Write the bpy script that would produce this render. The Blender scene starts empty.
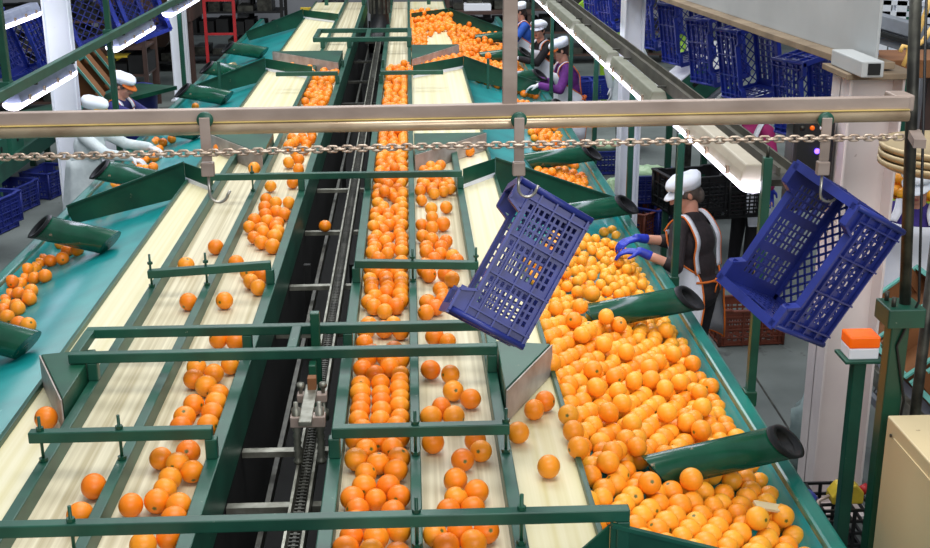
import bpy, bmesh, math, random, base64, zlib
import numpy as np
from mathutils import Vector, Matrix, Euler
random.seed(5)
R_ = math.radians
SC = bpy.context.scene
COL = SC.collection
V = Vector

# ------------------------------------------------------------------ camera
CAM_H, F_PX, YAW, PITCH, ROLL = 3.4, 1215.05, .0441622, .3166827, -.0044882
cam_d = bpy.data.cameras.new('camera')
cam = bpy.data.objects.new('camera', cam_d)
COL.objects.link(cam)
cam_d.sensor_fit = 'HORIZONTAL'
cam_d.sensor_width = 36.0
cam_d.lens = F_PX / 930 * 36
cam_d.clip_start = .05
fwd = V((math.sin(YAW) * math.cos(PITCH), math.cos(YAW) * math.cos(PITCH), -math.sin(PITCH)))
rgt = V((math.cos(YAW), -math.sin(YAW), 0))
upv = rgt.cross(fwd)
r2 = rgt * math.cos(ROLL) + upv * math.sin(ROLL)
u2 = -rgt * math.sin(ROLL) + upv * math.cos(ROLL)
cam.matrix_world = Matrix(((r2.x, u2.x, -fwd.x, 0), (r2.y, u2.y, -fwd.y, 0), (r2.z, u2.z, -fwd.z, CAM_H), (0, 0, 0, 1)))
SC.camera = cam
def ray(px, py):
    return r2 * ((px - 465) / F_PX) + u2 * (-(py - 274) / F_PX) + fwd
def atz(px, py, z):
    d = ray(px, py); t = (z - CAM_H) / d.z
    return V((0, 0, CAM_H)) + d * t
def aty(px, py, y):
    d = ray(px, py); t = y / d.y
    return V((0, 0, CAM_H)) + d * t

# ------------------------------------------------------------------ materials
def lin(c):
    return tuple((x / 255 / 12.92 if x / 255 <= .04045 else ((x / 255 + .055) / 1.055) ** 2.4) for x in c)
def mat(name, c, rough=.5, metal=0., c2=None, scale=6., stretch=(1, 1, 1), wear=None, wear_amt=.0, wear_scale=14., bump=0., coat=0., spec=.5, emis=None, estr=0., sss=0., lo=.35, hi=.65):
    m = bpy.data.materials.new(name)
    m.use_nodes = True
    nt = m.node_tree; N = nt.nodes; L = nt.links
    b = N['Principled BSDF']
    b.inputs['Roughness'].default_value = rough
    b.inputs['Metallic'].default_value = metal
    b.inputs['Specular IOR Level'].default_value = spec
    b.inputs['Coat Weight'].default_value = coat
    tc = N.new('ShaderNodeTexCoord')
    mp = N.new('ShaderNodeMapping'); mp.inputs['Scale'].default_value = stretch
    L.new(tc.outputs['Object'], mp.inputs['Vector'])
    no = N.new('ShaderNodeTexNoise'); no.inputs['Scale'].default_value = scale; no.inputs['Detail'].default_value = 5
    L.new(mp.outputs[0], no.inputs['Vector'])
    rp = N.new('ShaderNodeValToRGB')
    c2 = c2 or tuple(x * .86 for x in c)
    rp.color_ramp.elements[0].position = lo; rp.color_ramp.elements[1].position = hi
    rp.color_ramp.elements[0].color = (*lin(c2), 1); rp.color_ramp.elements[1].color = (*lin(c), 1)
    L.new(no.outputs['Fac'], rp.inputs['Fac'])
    out = rp.outputs['Color']
    if wear:
        n2 = N.new('ShaderNodeTexNoise'); n2.inputs['Scale'].default_value = wear_scale; n2.inputs['Detail'].default_value = 8; n2.inputs['Roughness'].default_value = .65
        L.new(tc.outputs['Object'], n2.inputs['Vector'])
        r2_ = N.new('ShaderNodeValToRGB')
        p = .72 - wear_amt * .3
        r2_.color_ramp.elements[0].position = p; r2_.color_ramp.elements[1].position = p + .04
        L.new(n2.outputs['Fac'], r2_.inputs['Fac'])
        mx = N.new('ShaderNodeMix'); mx.data_type = 'RGBA'
        L.new(r2_.outputs['Color'], mx.inputs['Factor'])
        L.new(out, mx.inputs[6]); mx.inputs[7].default_value = (*lin(wear), 1)
        out = mx.outputs[2]
    L.new(out, b.inputs['Base Color'])
    if bump:
        bp = N.new('ShaderNodeBump'); bp.inputs['Strength'].default_value = bump; bp.inputs['Distance'].default_value = .01
        L.new(no.outputs['Fac'], bp.inputs['Height']); L.new(bp.outputs[0], b.inputs['Normal'])
    if emis:
        b.inputs['Emission Color'].default_value = (*lin(emis), 1); b.inputs['Emission Strength'].default_value = estr
    if sss:
        b.inputs['Subsurface Weight'].default_value = sss; b.inputs['Subsurface Radius'].default_value = (.02, .008, .004)
    return m
M = {}
M['green'] = mat('green_paint', (28, 86, 68), .38, c2=(20, 68, 54), scale=5, wear=(150, 160, 145), wear_amt=.12, wear_scale=22)
M['dgreen'] = mat('dark_green_paint', (24, 82, 60), .35, c2=(16, 62, 46), scale=4, wear=(140, 135, 110), wear_amt=.12, wear_scale=18)
M['pipe'] = mat('green_pipe_plastic', (22, 86, 62), .22, c2=(14, 66, 46), scale=5, wear=(165, 140, 115), wear_amt=.3, wear_scale=11, coat=.3)
M['teal'] = mat('teal_sheet', (20, 140, 140), .3, c2=(14, 118, 120), scale=3, wear=(120, 190, 190), wear_amt=.1, wear_scale=20)
M['teal_rim'] = mat('teal_rim_paint', (26, 122, 108), .28, c2=(16, 100, 90), scale=4, wear=(150, 190, 170), wear_amt=.14, wear_scale=25, coat=.3)
M['belt'] = mat('cream_belt', (230, 224, 192), .55, c2=(212, 202, 150), scale=5, stretch=(6, .05, 1), lo=.3, hi=.7)
M['belt_grey'] = mat('worn_cream_belt', (222, 214, 184), .55, c2=(182, 170, 134), scale=6, stretch=(7, .06, 1), lo=.34, hi=.66)
M['dark'] = mat('black_and_gap_shade', (16, 18, 18), .7, c2=(8, 9, 9))  # black parts, and the shade painted into the gap between the conveyors
M['dark_steel'] = mat('dark_greasy_steel', (84, 84, 76), .45, .6, c2=(46, 46, 42), scale=12)
M['pale_steel'] = mat('bare_steel', (160, 160, 148), .4, .6, c2=(110, 110, 98), scale=14)
M['grey_sheet'] = mat('scuffed_galvanised_sheet', (186, 178, 170), .45, 0., c2=(156, 142, 132), scale=9, wear=(190, 120, 80), wear_amt=.1)
M['rail_flat'] = mat('brown_grey_rail_steel', (174, 157, 146), .45, .15, c2=(150, 133, 122), scale=10, stretch=(.4, 1, 1))
M['rail_pipe'] = mat('worn_steel_pipe', (214, 194, 162), .26, .35, c2=(178, 154, 126), scale=12, stretch=(.5, 1, 1))
M['chain'] = mat('chain_steel', (206, 190, 172), .35, .5, c2=(160, 138, 120), scale=60)
M['yellow_paint'] = mat('yellow_paint', (226, 196, 60), .4)
M['rail_glint'] = mat('yellow_glint', (222, 196, 118), .4)  # colour of the reflection along the overhead rail's flange edge
M['crate'] = mat('blue_crate_plastic', (47, 59, 140), .34, c2=(40, 50, 120), scale=7, spec=.4)
M['crate_b'] = mat('bright_blue_crate_plastic', (30, 50, 150), .36, c2=(24, 40, 126), scale=7)
M['crate_d'] = mat('black_crate_plastic', (15, 16, 18), .5)
M['crate_r'] = mat('brown_crate_plastic', (122, 62, 44), .5)
M['floor'] = mat('concrete', (118, 126, 122), .6, c2=(90, 98, 95), scale=1.3, wear=(78, 84, 82), wear_amt=.35, wear_scale=2.2, bump=.05)
M['wall'] = mat('grey_plaster', (150, 152, 156), .8, c2=(132, 134, 138), scale=.8)
M['white'] = mat('white_paint', (242, 246, 252), .5, c2=(232, 236, 244), scale=2, wear=(170, 150, 130), wear_amt=.08, wear_scale=9)
M['white_pink'] = mat('warm_white_paint', (234, 224, 220), .5, c2=(222, 210, 208), scale=2, wear=(150, 130, 115), wear_amt=.12, wear_scale=9)
M['beam'] = mat('pale_grey_beam_paint', (186, 190, 190), .5, c2=(170, 174, 174), scale=1.5, wear=(150, 120, 100), wear_amt=.06, wear_scale=6)
M['beam_edge'] = mat('dusty_flange', (150, 132, 108), .7, c2=(120, 104, 84), scale=4)
M['housing'] = mat('lamp_housing_beige', (134, 136, 120), .5, c2=(116, 118, 102), scale=4)
M['housing_l'] = mat('lamp_housing_cream', (190, 182, 164), .5, c2=(170, 162, 144), scale=4)
M['housing_b'] = mat('lamp_housing_white', (140, 148, 172), .45)
M['tube'] = mat('lit_diffuser', (245, 245, 255), .4, emis=(236, 232, 255), estr=6.)
M['beige'] = mat('beige_cabinet_paint', (224, 206, 164), .45, c2=(216, 196, 152), scale=1.2, wear=(120, 80, 50), wear_amt=.03, wear_scale=8)
M['amber'] = mat('amber_lens', (250, 110, 20), .2, c2=(236, 92, 12), scale=10, emis=(255, 110, 10), estr=.25)
M['lime'] = mat('lime_paint', (150, 200, 40), .45)
M['red'] = mat('red_paint', (190, 40, 44), .45)
M['rail_channel'] = mat('dusty_dark_channel', (84, 82, 70), .6, c2=(64, 62, 54))
M['brown'] = mat('brown_machine_paint', (84, 62, 54), .55, c2=(66, 48, 42), scale=3)
M['card'] = mat('brown_cardboard', (138, 92, 54), .8, c2=(116, 74, 42), scale=4)
M['mint'] = mat('mint_carton_edge', (110, 190, 176), .6)
M['carton_g'] = mat('green_carton', (40, 110, 88), .6, c2=(32, 96, 76))
M['bag'] = mat('pale_green_bag', (186, 216, 170), .35, c2=(160, 196, 150), scale=8, bump=.4)
M['bag_g'] = mat('grey_plastic_bag', (150, 168, 166), .3, c2=(120, 138, 138), scale=8, bump=.4)
M['black'] = mat('black_rubber', (22, 24, 26), .45)
M['disc'] = mat('beige_dish_metal', (200, 180, 140), .4, .3, c2=(170, 150, 112), scale=5)
M['grey'] = mat('grey_paint', (128, 134, 142), .5)
M['rope'] = mat('yellow_hose', (226, 186, 104), .5)
M['led'] = mat('violet_led', (90, 60, 255), .3, emis=(90, 60, 255), estr=8.)
M['skin'] = mat('skin', (214, 160, 134), .5, c2=(200, 142, 118), scale=9, sss=.08)
M['hair'] = mat('grey_brown_hair', (104, 94, 86), .6, c2=(60, 54, 50), scale=30, stretch=(1, 1, .3))
M['hair_d'] = mat('dark_hair', (52, 40, 34), .6, c2=(34, 26, 22), scale=30)
M['shirt_bk'] = mat('brown_black_knit', (48, 40, 42), .85, c2=(38, 32, 34), scale=40)
M['shirt_pu'] = mat('purple_knit', (112, 44, 134), .8, c2=(92, 34, 112), scale=20)
M['shirt_bl'] = mat('blue_cloth', (40, 92, 190), .8)
M['shirt_nv'] = mat('navy_cloth', (44, 44, 110), .8)
M['shirt_pk'] = mat('magenta_cloth', (176, 40, 110), .8)
M['shirt_vi'] = mat('violet_cloth', (66, 50, 140), .8)
M['trouser'] = mat('black_trousers', (26, 24, 28), .85)
M['apron'] = mat('white_cotton', (236, 238, 244), .8, c2=(222, 226, 236), scale=5, bump=.15)
M['gown'] = mat('crumpled_white_gown', (212, 222, 222), .7, c2=(190, 202, 204), scale=9, bump=.5)
M['trim_o'] = mat('orange_piping', (236, 120, 36), .7)
M['trim_y'] = mat('yellow_brim_cloth', (240, 186, 60), .7)
M['cap'] = mat('white_cap_cotton', (238, 244, 250), .75, c2=(226, 234, 244), scale=10)
M['glove'] = mat('blue_rubber_glove', (36, 60, 190), .45, c2=(28, 46, 160), scale=18)
M['glove_w'] = mat('white_glove', (230, 232, 236), .6)
M['lip'] = mat('lips', (176, 90, 84), .5)
M['eye'] = mat('dark_eye', (40, 30, 26), .2)
M['steel_wire'] = mat('hook_wire', (200, 196, 184), .3, .8)
def orange_mat():
    m = bpy.data.materials.new('orange_peel'); m.use_nodes = True
    nt = m.node_tree; N = nt.nodes; L = nt.links; b = N['Principled BSDF']
    a = N.new('ShaderNodeAttribute'); a.attribute_name = 'tint'
    rp = N.new('ShaderNodeValToRGB')
    e = rp.color_ramp.elements
    e[0].position = 0; e[0].color = (*lin((243, 122, 14)), 1)
    e[1].position = 1; e[1].color = (*lin((255, 178, 50)), 1)
    x = e.new(.5); x.color = (*lin((249, 144, 22)), 1)
    L.new(a.outputs['Fac'], rp.inputs['Fac'])
    s = N.new('ShaderNodeAttribute'); s.attribute_name = 'stem'
    mx = N.new('ShaderNodeMix'); mx.data_type = 'RGBA'; mx.inputs[7].default_value = (*lin((92, 104, 40)), 1)
    L.new(s.outputs['Fac'], mx.inputs['Factor']); L.new(rp.outputs['Color'], mx.inputs[6])
    L.new(mx.outputs[2], b.inputs['Base Color'])
    tc = N.new('ShaderNodeTexCoord'); no = N.new('ShaderNodeTexNoise'); no.inputs['Scale'].default_value = 220
    L.new(tc.outputs['Object'], no.inputs['Vector'])
    bp = N.new('ShaderNodeBump'); bp.inputs['Strength'].default_value = .12; bp.inputs['Distance'].default_value = .003
    L.new(no.outputs['Fac'], bp.inputs['Height']); L.new(bp.outputs[0], b.inputs['Normal'])
    b.inputs['Roughness'].default_value = .36
    b.inputs['Subsurface Weight'].default_value = 0
    return m
M['orange'] = orange_mat()

# ------------------------------------------------------------------ mesh builder
class MB:
    def __init__(s): s.v = []; s.f = []; s.sm = []
    def add(s, vs, fs, smooth=False):
        o = len(s.v); s.v += [V(p) for p in vs]
        s.f += [tuple(o + i for i in f) for f in fs]; s.sm += [smooth] * len(fs); return s
    def box(s, c, size, rot=None):
        hx, hy, hz = size[0] / 2, size[1] / 2, size[2] / 2
        p = [V((x * hx, y * hy, z * hz)) for x in (-1, 1) for y in (-1, 1) for z in (-1, 1)]
        if rot is not None: p = [rot @ q for q in p]
        return s.add([q + V(c) for q in p], [(0, 1, 3, 2), (4, 6, 7, 5), (0, 4, 5, 1), (2, 3, 7, 6), (0, 2, 6, 4), (1, 5, 7, 3)])
    def span(s, x0, x1, y0, y1, z0, z1):
        return s.box(((x0 + x1) / 2, (y0 + y1) / 2, (z0 + z1) / 2), (abs(x1 - x0), abs(y1 - y0), abs(z1 - z0)))
    def bar(s, a, b, w, h, up=(0, 0, 1)):
        a, b = V(a), V(b); d = (b - a); L = d.length; d.normalize()
        x = d.cross(V(up))
        if x.length < 1e-4: x = d.cross(V((1, 0, 0)))
        x.normalize(); z = x.cross(d)
        rot = Matrix((x, d, z)).transposed()
        return s.box((a + b) / 2, (w, L, h), rot)
    def tube(s, pts, r, seg=10, caps=True, closed=False, smooth=True):
        pts = [V(p) for p in pts]; n = len(pts)
        rs = r if isinstance(r, (list, tuple)) else [r] * n
        vs = []; prev = None
        for i, p in enumerate(pts):
            if closed: d = pts[(i + 1) % n] - pts[i - 1]
            else: d = pts[min(i + 1, n - 1)] - pts[max(i - 1, 0)]
            d.normalize()
            if prev is None:
                x = d.cross(V((0, 0, 1)))
                if x.length < .1: x = d.cross(V((1, 0, 0)))
            else: x = prev - d * prev.dot(d)
            x.normalize(); prev = x; y = d.cross(x)
            for k in range(seg):
                a = 2 * math.pi * k / seg
                vs.append(p + (x * math.cos(a) + y * math.sin(a)) * rs[i])
        fs = []
        for i in range(n if closed else n - 1):
            j = (i + 1) % n
            for k in range(seg):
                k2 = (k + 1) % seg
                fs.append((i * seg + k, i * seg + k2, j * seg + k2, j * seg + k))
        o = len(s.v); s.add(vs, fs, smooth)
        if caps and not closed:
            s.f.append(tuple(o + k for k in range(seg))[::-1]); s.f.append(tuple(o + (n - 1) * seg + k for k in range(seg))); s.sm += [False, False]
        return s
    def sphere(s, c, rad, seg=16, rings=10, rot=None):
        rad = rad if isinstance(rad, (tuple, list)) else (rad,) * 3
        vs = []; fs = []
        for i in range(rings + 1):
            t = math.pi * i / rings
            for k in range(seg):
                a = 2 * math.pi * k / seg
                q = V((math.sin(t) * math.cos(a) * rad[0], math.sin(t) * math.sin(a) * rad[1], math.cos(t) * rad[2]))
                if rot is not None: q = rot @ q
                vs.append(q + V(c))
        for i in range(rings):
            for k in range(seg):
                k2 = (k + 1) % seg
                fs.append((i * seg + k, (i + 1) * seg + k, (i + 1) * seg + k2, i * seg + k2))
        return s.add(vs, fs, True)
    def prism(s, poly, d):
        n = len(poly); d = V(d); p = [V(q) for q in poly]
        return s.add(p + [q + d for q in p], [tuple(range(n))[::-1], tuple(range(n, 2 * n))] + [(i, (i + 1) % n, n + (i + 1) % n, n + i) for i in range(n)])
    def lathe(s, c, prof, seg=24, smooth=True):
        vs = []; fs = []; n = len(prof)
        for r, z in prof:
            for k in range(seg):
                a = 2 * math.pi * k / seg; vs.append(V(c) + V((r * math.cos(a), r * math.sin(a), z)))
        for i in range(n - 1):
            for k in range(seg):
                k2 = (k + 1) % seg; fs.append((i * seg + k, i * seg + k2, (i + 1) * seg + k2, (i + 1) * seg + k))
        return s.add(vs, fs, smooth)
    def grid(s, rows, smooth=True, closed=False):
        n = len(rows[0]); vs = [p for r in rows for p in r]; fs = []
        for i in range(len(rows) - 1):
            for k in range(n if closed else n - 1):
                k2 = (k + 1) % n
                fs.append((i * n + k, i * n + k2, (i + 1) * n + k2, (i + 1) * n + k))
        return s.add(vs, fs, smooth)
    def build(s, name, m, parent=None, bevel=0, solid=0, ang=40):
        off = V(origin(parent)) if parent else V((0, 0, 0))
        me = bpy.data.meshes.new(name)
        me.from_pydata([tuple(p - off) for p in s.v], [], s.f)
        me.polygons.foreach_set('use_smooth', s.sm)
        me.materials.append(M[m] if isinstance(m, str) else m)
        bm = bmesh.new(); bm.from_mesh(me); bmesh.ops.recalc_face_normals(bm, faces=bm.faces); bm.to_mesh(me); bm.free()
        o = bpy.data.objects.new(name, me); COL.objects.link(o)
        if solid:
            md = o.modifiers.new('s', 'SOLIDIFY'); md.thickness = solid; md.offset = 0
        if bevel:
            md = o.modifiers.new('b', 'BEVEL'); md.width = bevel; md.segments = 2; md.limit_method = 'ANGLE'; md.angle_limit = R_(ang)
        if parent: o.parent = parent
        return o
ORG = {}
def origin(o):
    while o is not None:
        if o.name in ORG: return ORG[o.name]
        o = o.parent
    return (0, 0, 0)
LABELS = set()
def tag(o, label, cat, group=None, kind=None):
    if label: o['label'] = label
    if cat: o['category'] = cat
    if group: o['group'] = group
    if kind: o['kind'] = kind
    return o
def thing(name, label, cat, loc=(0, 0, 0), group=None):
    o = bpy.data.objects.new(name, None); COL.objects.link(o)
    o.empty_display_size = .1
    o.location = loc; ORG[o.name] = tuple(loc)
    return tag(o, label, cat, group)
def struct(name, mb, m, **k):
    o = mb.build(name, m, **k); o['kind'] = 'structure'; return o
def copy_tree(o, parent=None):
    c = o.copy(); COL.objects.link(c)
    if parent: c.parent = parent
    for ch in list(o.children): copy_tree(ch, c)
    return c

# ------------------------------------------------------------------ room
struct('floor', MB().span(-12, 12, -3, 28, -.1, 0), 'floor')
struct('wall_back', MB().span(-12, 12, 28, 28.2, 0, 5), 'wall')
struct('wall_left', MB().span(-12.2, -12, -3, 28, 0, 5), 'wall')
struct('wall_right', MB().span(12, 12.2, -3, 28, 0, 5), 'wall')
_a, _b = atz(752, 372, .002), atz(800, 446, .002)
struct('trim_1', MB().bar((_a.x, _a.y, .001), (_b.x, _b.y, .001), .014, .004), 'dark_steel')
struct('baseboard_back', MB().span(-12, 12, 27.96, 28, 0, .15), 'grey')

def column(cx, cy, d, w, h, m, label, capped=False):
    t = thing('steel_column', label, 'column', (cx, cy, 0))
    mb = MB()
    mb.span(cx - w / 2, cx - w / 2 + .014, cy - d / 2, cy + d / 2, .02, h)
    mb.span(cx + w / 2 - .014, cx + w / 2, cy - d / 2, cy + d / 2, .02, h)
    mb.span(cx - w / 2, cx + w / 2, cy - .008, cy + .008, .02, h)
    mb.build('shaft', m, t, bevel=.003)
    MB().span(cx - w / 2 - .05, cx + w / 2 + .05, cy - d / 2 - .05, cy + d / 2 + .05, 0, .02).build('base_plate', m, t)
    if capped:
        MB().span(cx - w / 2 - .04, cx + w / 2 + .04, cy - d / 2 - .06, cy + d / 2 + .06, h, h + .03).build('cap_plate', 'beam_edge', t, bevel=.004)
        b = MB().span(cx - w / 2 - .02, cx - w / 2 + .09, cy - .32, cy + .12, h + .032, h + .11)
        br = b.build('bracket', 'beam', t, bevel=.006)
        MB().span(cx - w / 2 + .01, cx - w / 2 + .07, cy - .325, cy - .3, h + .045, h + .1).build('bracket_mouth', 'dark', br)
column(2.315, 6.05, .26, .28, 2.44, 'white_pink', 'warm white steel column with a capped top, right of the dark tilted crate', True)
column(1.95, 10.7, .22, .18, 3.6, 'white', 'narrow white steel column behind the row of green lamp posts')
column(-3.40, 12.1, .13, .25, 3.6, 'white', 'white steel column beside the long left hand lamp rail')
column(-3.64, 19.6, .14, .26, 4.0, 'white', 'far white steel column in front of the brown hopper machine')
# roof beam lying over the columns
t = thing('roof_beam', 'big pale grey I-beam resting on the capped white column', 'beam', (2.28, 6, 2.5))
a, b = V((2.30, 5.93, 0)), V((1.9, 11.2, 0))
dv = (b - a).normalized(); sv = V((dv.y, -dv.x, 0))
def beam_part(name, off, w, z0, z1, m):
    MB().prism([a + sv * (off - w / 2) + V((0, 0, z0)), a + sv * (off + w / 2) + V((0, 0, z0)), b + sv * (off + w / 2) + V((0, 0, z0)), b + sv * (off - w / 2) + V((0, 0, z0))], (0, 0, z1 - z0)).build(name, m, t, bevel=.003)
beam_part('web', 0, .016, 2.515, 3.3, 'beam')
beam_part('flange', 0, .2, 2.48, 2.515, 'beam_edge')
beam_part('flange', 0, .2, 3.3, 3.33, 'beam')

# ------------------------------------------------------------------ sizing machine
Y0, Y1, ZB = 2.3, 21.5, 1.33
def mx(x): return -1.02 - x
def conveyor(label, outer, belts, rails, side_x, sgn):
    t = thing('sizing_conveyor', label, 'conveyor', (side_x, 3, 0))
    YM = 9.5      # beyond this point the outer and the middle belt are one wide belt
    for i, (x0, x1) in enumerate(belts):
        MB().span(x0, x1, Y0, YM if i < 2 else Y1, ZB - .02, ZB).build('belt', 'belt' if i == 0 else 'belt_grey', t)
    wx = sorted([belts[0][0], belts[0][1], belts[1][0], belts[1][1]])
    MB().span(wx[0], wx[3], YM + .01, Y1, ZB - .02, ZB).build('wide_belt', 'belt', t)
    for x0, x1 in rails:
        short = abs((x0 + x1) / 2 - (belts[0][0] + belts[1][1] if sgn > 0 else belts[0][0] + belts[1][1]) / 2) < .12
        MB().span(x0, x1, Y0, YM if short else Y1, ZB - .15, ZB + .07).build('rail', 'green', t, bevel=.004)
    xs = sorted([outer, side_x])
    MB().span(xs[0] + .03, xs[1] - .03, Y0, Y1, ZB - .2, ZB - .16).build('under_deck', 'dgreen', t)
    MB().span(outer - .01, outer + .01, Y0, Y1, ZB - .16, ZB + .025).build('edge_trim', 'dgreen', t, bevel=.003)
    for y in (2.8, 7.2, 11.5, 16, 20.5):
        for x in (xs[0] + .06, xs[1] - .06):
            MB().span(x - .03, x + .03, y - .03, y + .03, 0, ZB - .2).build('leg', 'dgreen', t)
    MB().span(side_x - .015, side_x + .015, Y0, Y1, .55, ZB - .151).build('side_or_shade_panel', 'dark', t)  # near-black sheet added beside the central gap to keep it in shade
    return t
conveyor('left sizing conveyor with three cream belts and dark green rails', -1.60, [(-1.59, -1.366), (-1.325, -1.086), (-1.045, -.766)], [(-1.366, -1.325), (-1.086, -1.045), (-.766, -.715)], -.74, -1)
conveyor('right sizing conveyor with three cream belts beside the big orange heap', .595, [(.346, .585), (.013, .30), (-.274, -.026)], [(-.325, -.274), (-.026, .013), (.30, .346)], -.30, 1)

def trough(label, f, sgn):
    t = thing('sorting_trough', label, 'sorting trough', (f(1.5), 3, 0))
    prof = [(.607, 1.205), (1.30, .974), (1.40, .945), (1.45, .95), (1.48, .985), (1.50, 1.06)]
    rows = [[V((f(x), y, z)) for x, z in prof] for y in np.linspace(Y0, Y1, 40)]
    MB().grid(rows).build('bed', 'teal', t, solid=.008)
    xs = sorted([f(1.49), f(1.565)])
    MB().span(xs[0], xs[1], Y0, Y1, .985, 1.065).build('rim', 'teal_rim', t, bevel=.014)
    xs = sorted([f(1.545), f(1.56)])
    MB().span(xs[0], xs[1], Y0, Y1, .70, .985).build('outer_skirt', 'teal_rim', t)
    xs = sorted([f(.62), f(1.5)])
    for y in (3.2, 5.9, 8.5, 11.1, 13.7, 16.3, 19):
        MB().span(f(1.52) - .03, f(1.52) + .03, y - .03, y + .03, 0, .94).build('leg', 'dgreen', t)
        MB().bar((f(.66), y, .86), (f(1.5), y, .86), .05, .05).build('cross_beam', 'dgreen', t)
    return t
trough('teal sorting trough on the right, heaped with oranges', lambda x: x, 1)
trough('teal sorting trough on the left, nearly empty', mx, -1)

def bedz(x): return 1.205 - (x - .607) * .333
def divider(ys, f, label, xs=.352):
    t = thing('divider_plate', label, 'divider plate', (f(.6), ys, ZB), group='divider plates across the troughs')
    th = V((0, .012, 0))
    MB().prism([V((f(xs), ys - (.30 if xs > .3 else .62), ZB + .004)), V((f(.598), ys + .02, ZB + .03)), V((f(.598), ys + .02, 1.47)), V((f(xs), ys - (.30 if xs > .3 else .62), 1.47))], th).build('back_plate', 'dgreen', t, bevel=.003)
    MB().prism([V((f(xs), ys - (.302 if xs > .3 else .622), ZB + .004)), V((f(.596), ys + .018, ZB + .004)), V((f(.596), ys + .018, ZB + .035)), V((f(xs), ys - (.302 if xs > .3 else .622), ZB + .03))], V((0, -.006, 0))).build('rubber_skirt', 'apron', t)
    MB().prism([V((f(.60), ys + .02, 1.225)), V((f(1.46), ys + .17, .99)), V((f(1.50), ys + .18, 1.075)), V((f(1.50), ys + .18, 1.12)), V((f(.60), ys + .02, 1.47))], th).build('side_plate', 'dgreen', t, bevel=.003)
    MB().bar((f(.60), ys + .012, 1.475), (f(1.50), ys + .172, 1.125), .022, .012).build('top_edge', 'green', t)
    return t
divider(3.32, lambda x: x, 'green divider plate at the near end of the orange heap')
divider(8.52, lambda x: x, 'green divider plate behind the hanging crate with the lattice side')
divider(13.72, lambda x: x, 'green divider plate in front of the far orange heap', .03)
divider(18.95, lambda x: x, 'green divider plate closing the far end of the far orange heap', .03)
divider(8.52, mx, 'green divider plate across the left trough below the first hook')
divider(13.72, mx, 'green divider plate across the left trough behind the steel rail', .03)
divider(18.95, mx, 'farthest green divider plate across the left trough', .03)

def wedge(p, q, c, label, hz=1.475):
    # p: inner/front end of the face, q: outer end, c: back corner
    t = thing('diverter_wedge', label, 'diverter', (p[0], p[1], ZB), group='diverter wedges on the belts')
    z0 = ZB + .004
    MB().prism([V((*p, z0)), V((*q, z0)), V((*c, z0))], (0, 0, hz - z0)).build('wedge_body', 'dgreen', t, bevel=.004)
    n = (V((*q, 0)) - V((*p, 0))).normalized(); m = V((n.y, -n.x, 0))
    if m.y > 0: m = -m
    MB().prism([V((*p, z0)) + m * .003, V((*q, z0)) + m * .003, V((*q, hz - .004)) + m * .003, V((*p, hz - .004)) + m * .003], m * .006).build('face_sheet', 'grey_sheet', t)
wedge((.352, 4.40), (.585, 4.88), (.352, 4.93), 'green wedge with a grey face beside the big orange heap')
wedge((.02, 8.68), (.585, 9.45), (.02, 9.45), 'wedge with a grey face just behind the middle hook')
wedge((.02, 13.55), (.585, 14.75), (.02, 14.75), 'wedge with a grey face in front of the far orange heap')
wedge((-1.372, 4.40), (-1.59, 4.88), (-1.372, 4.93), 'green wedge with a pale curved face on the left outer belt')
wedge((-1.09, 8.78), (-1.59, 9.55), (-1.09, 9.55), 'wedge with a grey face on the left belts behind the first hook')
wedge((-.78, 13.35), (-1.59, 14.3), (-.78, 14.3), 'far wedge with a grey face on the left belts')

def pipe(y, f, label, dy=.13, R0=.073, xo=1.52):
    t = thing('deflector_pipe', label, 'pipe', (f(1.5), y, 1.06), group='green deflector pipes over the troughs')
    A_, B_ = V((f(.94), y - dy, 1.155)), V((f(xo), y + .03, 1.122 + R0))
    d = (B_ - A_).normalized(); x = d.cross(V((0, 0, 1))).normalized(); z = x.cross(d)
    side = .75 if x.y < 0 else -.75
    def ring(c, r, cut=0, seg=28):
        out = []
        for k in range(seg):
            a_ = 2 * math.pi * k / seg
            q = (x * math.cos(a_) + z * math.sin(a_)) * r
            out.append(c + q - d * (cut * math.sin(a_) * r + side * (cut == 1.0) * math.cos(a_) * r))
        return out
    R1 = R0 - .008
    MB().grid([ring(A_, R0, .7), ring(A_ + d * .06, R0, .6), ring(B_ - d * .03, R0, 1.0), ring(B_ - d * .03, R1, 1.0)], closed=True).build('tube', 'pipe', t, ang=60)
    MB().grid([ring(A_, R0 - .0005, .7), [A_] * 28], closed=True, smooth=False).build('end_cap', 'pipe', t)
    MB().grid([ring(B_ - d * .03, R1 - .001, 1.0), ring(A_ + d * .02, R1 - .001, .7)], closed=True).build('rubber_lining', 'black', t)
    MB().grid([ring(B_ - d * .028, R0 + .003, 1.0), ring(B_, R0 + .004, 1.0), ring(B_, R1 - .006, 1.0), ring(B_ - d * .028, R1 - .006, 1.0)], closed=True).build('rubber_lip', 'black', t)
    return t
RL = ['nearest green pipe over the orange heap, at its lower right', 'second green pipe over the orange heap, beside the white apron',
      'green pipe just above the gloved hands of the woman in the brown top', 'green pipe by the middle hook, behind the divider plate', 'green pipe next to the worker in the purple top',
      'green pipe in front of the far orange heap', 'green pipe at the middle of the far orange heap', 'farthest green pipe at the end of the right trough']
for y, l in zip((4.42, 6.2, 8.2, 9.9, 12.1, 14.1, 16.0, 17.8), RL): pipe(y, lambda x: x, l)
LL_ = ['nearest green pipe over the left trough, cut by the picture edge', 'green pipe in front of the left divider plate below the first hook', 'green pipe beside the worker in the white gown',
       'green pipe beyond the steel rail, second from the worker in navy', 'green pipe before the left divider plate behind the rail', 'green pipe behind the rail next to a pale roll', 'farthest green pipe over the left trough']
for y, l in zip((6.02, 7.83, 9.48, 11.4, 13.22, 14.9, 16.7), LL_): pipe(y, mx, l, .2, .085, 1.46)

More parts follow.
